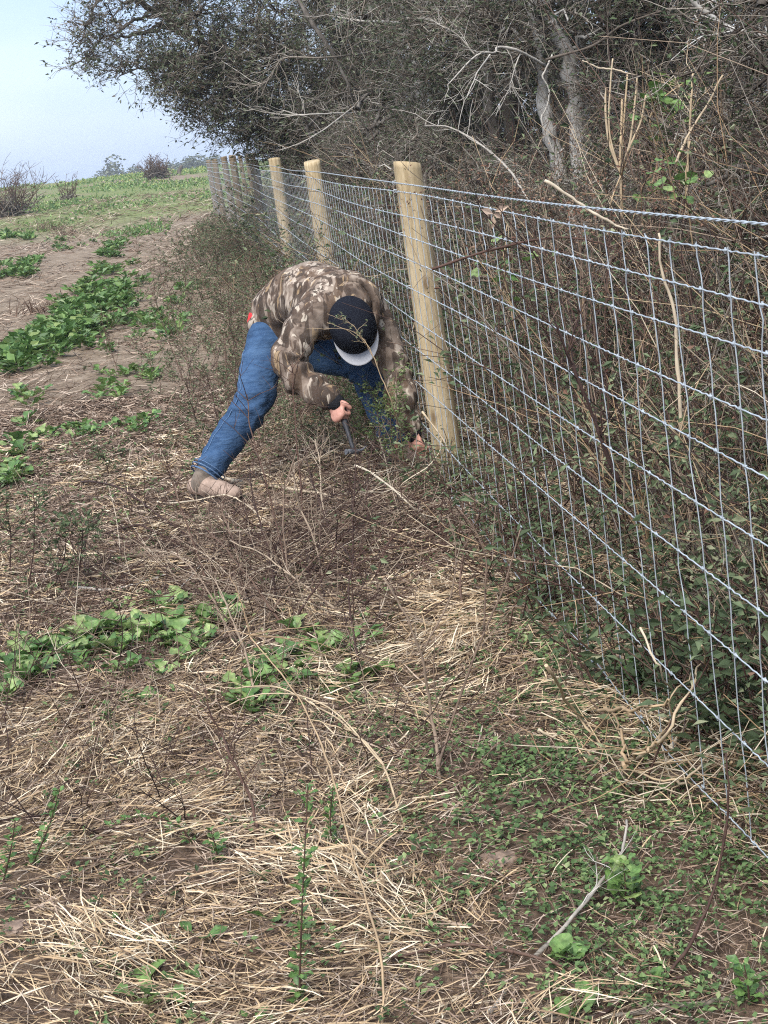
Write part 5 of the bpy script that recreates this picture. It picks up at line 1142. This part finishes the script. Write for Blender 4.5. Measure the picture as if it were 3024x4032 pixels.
def leaf_weed(label, pts, nleaf, size, seed, shapes=OVAL, spread=1.0, tone=.2):
    rg = np.random.default_rng(seed); P = spline(pts, 30); base = P[0]; root = thing('leafy_weed', label, 'weed', tuple(base)); b_ = MB(); b_.tubes((P - base)[None], np.linspace(.0026, .0011, 30)[None], 6, tone); o = b_.build('stem', M['twig']); o.parent = root
    nleaf = int(nleaf * 1.7)
    for k in range(nleaf):
        i = int(30 * (int(k / 4) * 4 + 2) / nleaf) if nleaf > 30 else int(30 * (k + .5) / nleaf); i = min(i, 29); put_leaf(shapes[k % len(shapes)], root, tuple(P[i] - base), k * 2.4 + rg.normal(0, .4), rg.uniform(-.1, .8), size * rg.uniform(.55, 1.2) * (1.0 if i < 22 else .8), roll=rg.normal(0, .3))
    return root
g = GP(1178, 3960); leaf_weed('tall single-stemmed weed with small clustered green leaves in the lower foreground', [g, at(1182, 3800, g[1]), at(1190, 3560, g[1]), at(1200, 3350, g[1] + .02), at(1212, 3090, g[1] + .05)], 64, .030, 1)
g = GP(1310, 3350); leaf_weed('dark bushy little weed just behind the tall clustered-leaf one', [g, at(1300, 3230, g[1]), at(1310, 3110, g[1])], 34, .028, 2)
g = GP(10, 3480); leaf_weed('small dark-leaved weed leaning in from the left edge', [g, at(40, 3360, g[1]), at(60, 3230, g[1])], 26, .026, 3)
g = GP(120, 3420); leaf_weed('slanting dark-leaved weed a little right of the left edge', [g, at(190, 3260, g[1]), at(235, 3110, g[1])], 34, .028, 4)
g = GP(760, 3330); leaf_weed('drooping dark weed sprig above the hollow in the straw', [g, at(700, 3250, g[1]), at(560, 3215, g[1]), at(430, 3255, g[1])], 30, .026, 5)
g = GP(860, 3400); leaf_weed('short dark weed sprig right of the hollow in the straw', [g, at(850, 3340, g[1]), at(830, 3270, g[1])], 18, .03, 6)
g = GP(2465, 3560); leaf_weed('small upright green weed by the grey branch at lower right', [g, at(2462, 3480, g[1]), at(2455, 3400, g[1])], 14, .055, 7, ROUND)
g = GP(2950, 3960); leaf_weed('grey-green sprig beside the branch on the bottom right edge', [g, at(2945, 3880, g[1]), at(2930, 3800, g[1])], 14, .042, 8)
g = GP(2480, 2760); leaf_weed('grey-green young weed under the bottom wire', [g, at(2485, 2690, g[1]), at(2490, 2610, g[1])], 22, .05, 9)
g = GP(430, 2870); leaf_weed('little dark plant standing in the straw below the long leaf patch', [g, at(425, 2830, g[1]), at(420, 2770, g[1])], 16, .03, 10)
for lb_, px, py, n_, sz, sh in (('broad round-leaved green seedling right of the grey branch', 2250, 3790, 8, .062, ROUND), ('pale green round-leaved plant at the bottom edge', 2270, 3990, 8, .06, ROUND), ('toothed green dandelion-like plant low in the straw', 590, 3960, 5, .105, TURNIP),
                                ('two-leaved green seedling in the straw left of the tall weed', 700, 3830, 3, .06, OVAL), ('small bright leaf standing alone in the straw', 1075, 3620, 3, .055, OVAL), ('single upright green leaf pair in the straw', 805, 3700, 3, .06, OVAL), ('green lobed plant beside the forked weed base', 1020, 2790, 6, .10, TURNIP),
                                ('grey-green flat plant at the front end of the long leaf patch', 520, 2760, 5, .09, OVAL), ('small green plant by the bottom edge at far left', 1010, 4020, 4, .05, OVAL), ('little pale green plant under the red stem', 2560, 3900, 5, .05, ROUND)):
    rosette('small_plant', lb_, 'plant', GP(px, py, .004), n_, sz, sh, None, int(px))
# heap of dry torn-out roots and stems at the foot of the fence
rg = np.random.default_rng(44); heap_at = GP(2700, 3010); hp = thing('brush_heap', 'heap of dry tan torn-out stems and roots at the fence foot', 'brush heap', tuple(heap_at))
for i, pp in enumerate([[(2150, 2620), (2260, 2800), (2400, 3030), (2560, 3070), (2720, 3060)], [(2120, 2870), (2270, 2990), (2440, 3075), (2640, 3080)], [(2720, 3060), (2660, 2900), (2640, 2760), (2720, 2650)], [(2500, 3000), (2620, 2900), (2720, 2700), (2760, 2600)], [(2520, 2470), (2600, 2650), (2690, 2780), (2715, 2900)],
                        [(2760, 2540), (2790, 2640), (2820, 2830), (2850, 2980)], [(2640, 2940), (2720, 2910), (2850, 2980), (3040, 2990)], [(2850, 2970), (2920, 2860), (2960, 2770)], [(2830, 2890), (2930, 2800), (3000, 2720)], [(2580, 3180), (2680, 3080), (2800, 2960)], [(2850, 2990), (2880, 3100), (2920, 3200)], [(2460, 3020), (2450, 2900), (2400, 2780)],
                        [(2600, 3240), (2680, 3130), (2760, 3080)], [(2960, 2950), (3010, 2880), (3060, 2800)], [(2770, 2780), (2800, 2860), (2840, 2940)], [(2350, 2800), (2500, 2790), (2640, 2760)], [(2620, 2880), (2540, 2960), (2440, 3010)], [(2880, 3000), (2960, 3080), (3050, 3140)]]):
    y0 = G(*pp[0])[1]; hs_ = rg.uniform(.02, .12); pts = [at(x, y, heap_at[1] + .25 * math.sin(k * 1.3 + i) - .0) for k, (x, y) in enumerate(pp)]
    for p in pts: p[2] = max(p[2], gz(p[0], p[1]) + .005)
    b_ = MB(); P = spline(pts, 18); P[1:-1] += rg.normal(0, .004, (16, 3)); r_ = rg.uniform(.0028, .0055); b_.tubes(P[None], np.linspace(r_, r_ * .45, 18)[None], 6, rg.uniform(.1, .95), cap=True); o = b_.build('stem', M['cane']); rel(o, hp)
b_ = MB(); n = 120; T = arcs(heap_at + rg.normal(0, .14, (n, 3)) * [1, 1.2, 0] + A_([0, 0, .02]), rdir(n, -.1, .7, rg), rg.uniform(.1, .4, n), 6, .25, .05, rg); T[..., 2] = np.maximum(T[..., 2], gz(T[..., 0], T[..., 1]) + .004); b_.tubes(T, np.linspace(.002, .0009, 6)[None].repeat(n, 0), 4, rg.random(n)); rel(tag(b_.build('root_tangle', M['cane']), kind='stuff'), hp)
# dead twig tangle in front of the person (nobody could count it)
b_ = MB(); n = 1300; c_ = np.stack([rg.normal(0, .42, n), rg.normal(0, .42, n)], 1) + G(1250, 2150)[:2]; base = np.stack([c_[:, 0], c_[:, 1], gz(c_[:, 0], c_[:, 1]) + .005], 1)
T = arcs(base, rdir(n, -.02, .45, rg), rg.uniform(.12, .55, n), 6, .12, .03, rg); T[..., 2] = np.maximum(T[..., 2], gz(T[..., 0], T[..., 1]) + .004); b_.tubes(T, np.linspace(.0025, .0010, 6)[None].repeat(n, 0), 4, np.clip(rg.beta(.9, 1.2, n), 0, 1)); tag(b_.build('dead_twigs', M['twig']), kind='stuff')
n = 620; y_ = rg.uniform(3.3, 7.0, n); x_ = rg.uniform(-.30, .03, n) * y_; base = np.stack([x_, y_, gz(x_, y_) + .004], 1)
b_ = MB(); T = arcs(base, rdir(n, .05, .95, rg), rg.uniform(.10, .42, n), 7, .10, .02, rg); T[..., 2] = np.maximum(T[..., 2], gz(T[..., 0], T[..., 1]) + .004); tn_ = np.clip(rg.beta(.7, 1.1, n), 0, 1); b_.tubes(T, np.linspace(.0018, .0008, 7)[None].repeat(n, 0), 4, tn_)
q = rg.integers(0, n, n * 3); T2 = arcs(T[q, rg.integers(2, 6, n * 3)], rdir(n * 3, .0, .9, rg), rg.uniform(.03, .14, n * 3), 4, .15, 0, rg); b_.tubes(T2, np.linspace(.0011, .0006, 4)[None].repeat(n * 3, 0), 3, tn_[q]); tag(b_.build('dead_weed_stalks', M['twig']), kind='stuff')
# clods of bare soil
for i, (px, py, s_, lb_) in enumerate([(2650, 3080, .040, 'pale brown clod of soil under the torn-out roots'), (2840, 3290, .03, 'small clod of soil beside the dark red stem'), (1480, 3290, .035, 'brown clod of soil left of the leaning cane'), (2400, 3120, .028, 'flat clod of soil near the bottom wire'), (60, 3660, .03, 'grey clod of soil at the left edge in the straw'), (1960, 3390, .04, 'bare soil lump above the bundle of straw'), (1600, 2290, .03, 'dark clod in the straw near the forked weed')]):
    bm = bmesh.new(); bmesh.ops.create_icosphere(bm, subdivisions=3, radius=1)
    for v in bm.verts: v.co *= s_ * (1 + .35 * noise.noise(v.co * 1.7 + Vector((i * 5, 0, 0))) + .15 * noise.noise(v.co * 5)); v.co.z *= .5
    me = bpy.data.meshes.new('soil_clod'); bm.to_mesh(me); bm.free(); me.materials.append(M['rock']); o = bpy.data.objects.new('soil_clod', me); COL.objects.link(o); o.location = GP(px, py, .0); tag(o, lb_, 'clod')

# ------------------------------------------------------------------ far field: brush piles and distant trees
def brush_pile(label, px, py, Y, w_, h_, n, seed, tall=0):
    rg = np.random.default_rng(seed); c = G(px, py); Y = c[1]; b_ = MB()
    P = arcs(np.stack([rg.normal(0, w_ * .3, n), rg.normal(0, w_ * .25, n), rg.uniform(0, h_ * .5, n)], 1), rdir(n, -.1, .8, rg), rg.uniform(.3, 1.0, n) * h_ * 1.1, 6, .2, .04, rg); P[..., 2] = np.maximum(P[..., 2], 0.0)
    b_.tubes(P, np.linspace(.02, .007, 6)[None].repeat(n, 0) * Y / 60, 4, rg.beta(1.5, 2, n))
    root = thing('brush_pile', label, 'brush pile', tuple(c)); o = b_.build('branches', M['greytwig']); o.parent = root; o['kind'] = 'stuff'
    b2 = MB(); m_ = n // 4; P = arcs(np.stack([rg.normal(0, w_ * .35, m_), rg.normal(0, w_ * .2, m_), np.full(m_, h_ * .2)], 1), rdir(m_, .6, 1, rg), rg.uniform(.6, 1.2, m_) * (h_ + tall), 7, .12, 0, rg)
    b2.tubes(P, np.linspace(.016, .006, 7)[None].repeat(m_, 0) * Y / 60, 4, rg.uniform(.2, .7, m_)); q = rg.integers(0, m_, m_ * 10); T = arcs(P[q, rg.integers(2, 7, m_ * 10)], rdir(m_ * 10, .2, .9, rg), rg.uniform(.1, .35, m_ * 10) * (h_ + tall), 3, .2, 0, rg); b2.tubes(T, np.linspace(.008, .004, 3)[None].repeat(m_ * 10, 0) * Y / 60, 3, rg.uniform(.1, .6, m_ * 10))
    o = b2.build('upright_twigs', M['twig']); o.parent = root; o['kind'] = 'stuff'
brush_pile('grey heap of cleared branches on the rise left of the far posts', 622, 704, 85, .9, .75, 200, 1, .3)
brush_pile('dark brown brush pile at the left edge of the far field', 30, 852, 56, 1.25, .8, 240, 2, .7)
brush_pile('small twiggy brush right of the dark pile at the left edge', 270, 790, 60, .55, .4, 50, 3, .45)
c = G(705, 690); b_ = MB(); b_.tubes(spline([c * [1, 1, 1] - c, A_([.05, 0, .25]), A_([.25, 0, .55])], 8)[None], np.linspace(.16, .09, 8)[None], 8, .2, cap=True); tag(b_.build('tree_stump', M['darkbark'], loc=tuple(c)), 'leaning broken stump right of the grey heap of branches', 'stump')
for i, (px, py, Y, h_) in enumerate([(210, 905, 24, .35), (260, 925, 22, .30), (180, 1230, 13, .2)]):
    rgx = np.random.default_rng(i); c = G(px, py); n = 60; b_ = MB(); P = arcs(rgx.normal(0, .18, (n, 3)) * [1, .6, 0], rdir(n, .5, 1, rgx), rgx.uniform(.5, 1.1, n) * h_, 5, .15, .03, rgx); b_.tubes(P, np.linspace(.006, .003, 5)[None].repeat(n, 0), 3, rgx.uniform(.3, .6, n))
    tag(b_.build('dry_grass_clump', M['twig'], loc=(c[0], c[1], gz(c[0], c[1]))), ['clump of russet dead stems on the left of the field, the taller one', 'clump of russet dead stems on the left of the field, right of the taller one', 'low tuft of dry stems on the pale soil at the left'][i], 'dry clump')
def far_tree_mesh(seed, conical):
    rg = np.random.default_rng(seed); b_ = MB(); b_.tubes(spline([(0, 0, 0), (.1, 0, .5), (.05, .05, .85)], 6)[None] * [1, 1, 1], np.linspace(.03, .012, 6)[None], 5, .3, 1)
    n = 420; d = rdir(n, rg=rg) * (rg.random(n) ** .4)[:, None]; cs = A_([[0, 0, .62], [.16, .05, .52], [-.17, .02, .55], [.03, -.1, .8]])[rg.integers(0, 4, n)]; p = cs + d * [.2, .2, .2]
    b_.leaves(p, rdir(n, -.5, .8, rg), rdir(n, .2, 1, rg), .075 * rg.uniform(.6, 1.3, n), .05, rg.uniform(.2, .9, n), 0); me = b_.mesh('far_tree'); me.materials.append(M['darkleaf']); me.materials.append(M['darkbark']); return me
FT = [far_tree_mesh(s_, False) for s_ in range(4)]
frg = np.random.default_rng(6)
def far_tree(x, y, h_, label, group=None):
    o = bpy.data.objects.new('far_tree', FT[frg.integers(4)]); COL.objects.link(o); o.location = (x, y, gz(x, y) - .2); o.scale = (h_ * frg.uniform(1, 1.4), h_ * 1.2, h_); o.rotation_euler = (0, 0, frg.uniform(0, 6.28)); tag(o, label, 'tree', group)
p = at(442, 690, 300); far_tree(p[0], 300, 8.6, 'round-headed tree standing taller than the hazy far tree line')
for k in range(70):
    px = frg.uniform(150, 860); y = frg.uniform(290, 350); x = at(px, 680, y)[0]; far_tree(x, y, np.interp(px, [170, 300, 450, 560, 900], [3.6, 4.6, 5.2, 6.2, 6.6]) * frg.uniform(.85, 1.12), 'hazy tree of the far tree line beyond the field', 'trees of the far tree line')


# ------------------------------------------------------------------ air: even haze over the whole place
hm = bpy.data.materials.new('haze_air'); hm.use_nodes = True; ht_ = hm.node_tree; ht_.nodes.clear()
pv = ht_.nodes.new('ShaderNodeVolumePrincipled'); pv.inputs['Density'].default_value = .0008; pv.inputs['Color'].default_value = (.86, .92, 1, 1); pv.inputs['Anisotropy'].default_value = 0
mo = ht_.nodes.new('ShaderNodeOutputMaterial'); ht_.links.new(pv.outputs[0], mo.inputs['Volume'])
bm = bmesh.new(); bmesh.ops.create_cube(bm, size=1); me = bpy.data.meshes.new('haze'); bm.to_mesh(me); bm.free(); me.materials.append(hm)
hz = bpy.data.objects.new('haze', me); COL.objects.link(hz); hz.scale = (1600, 900, 17); hz.location = (0, 335, 17 / 2 - 7); hz['kind'] = 'stuff'
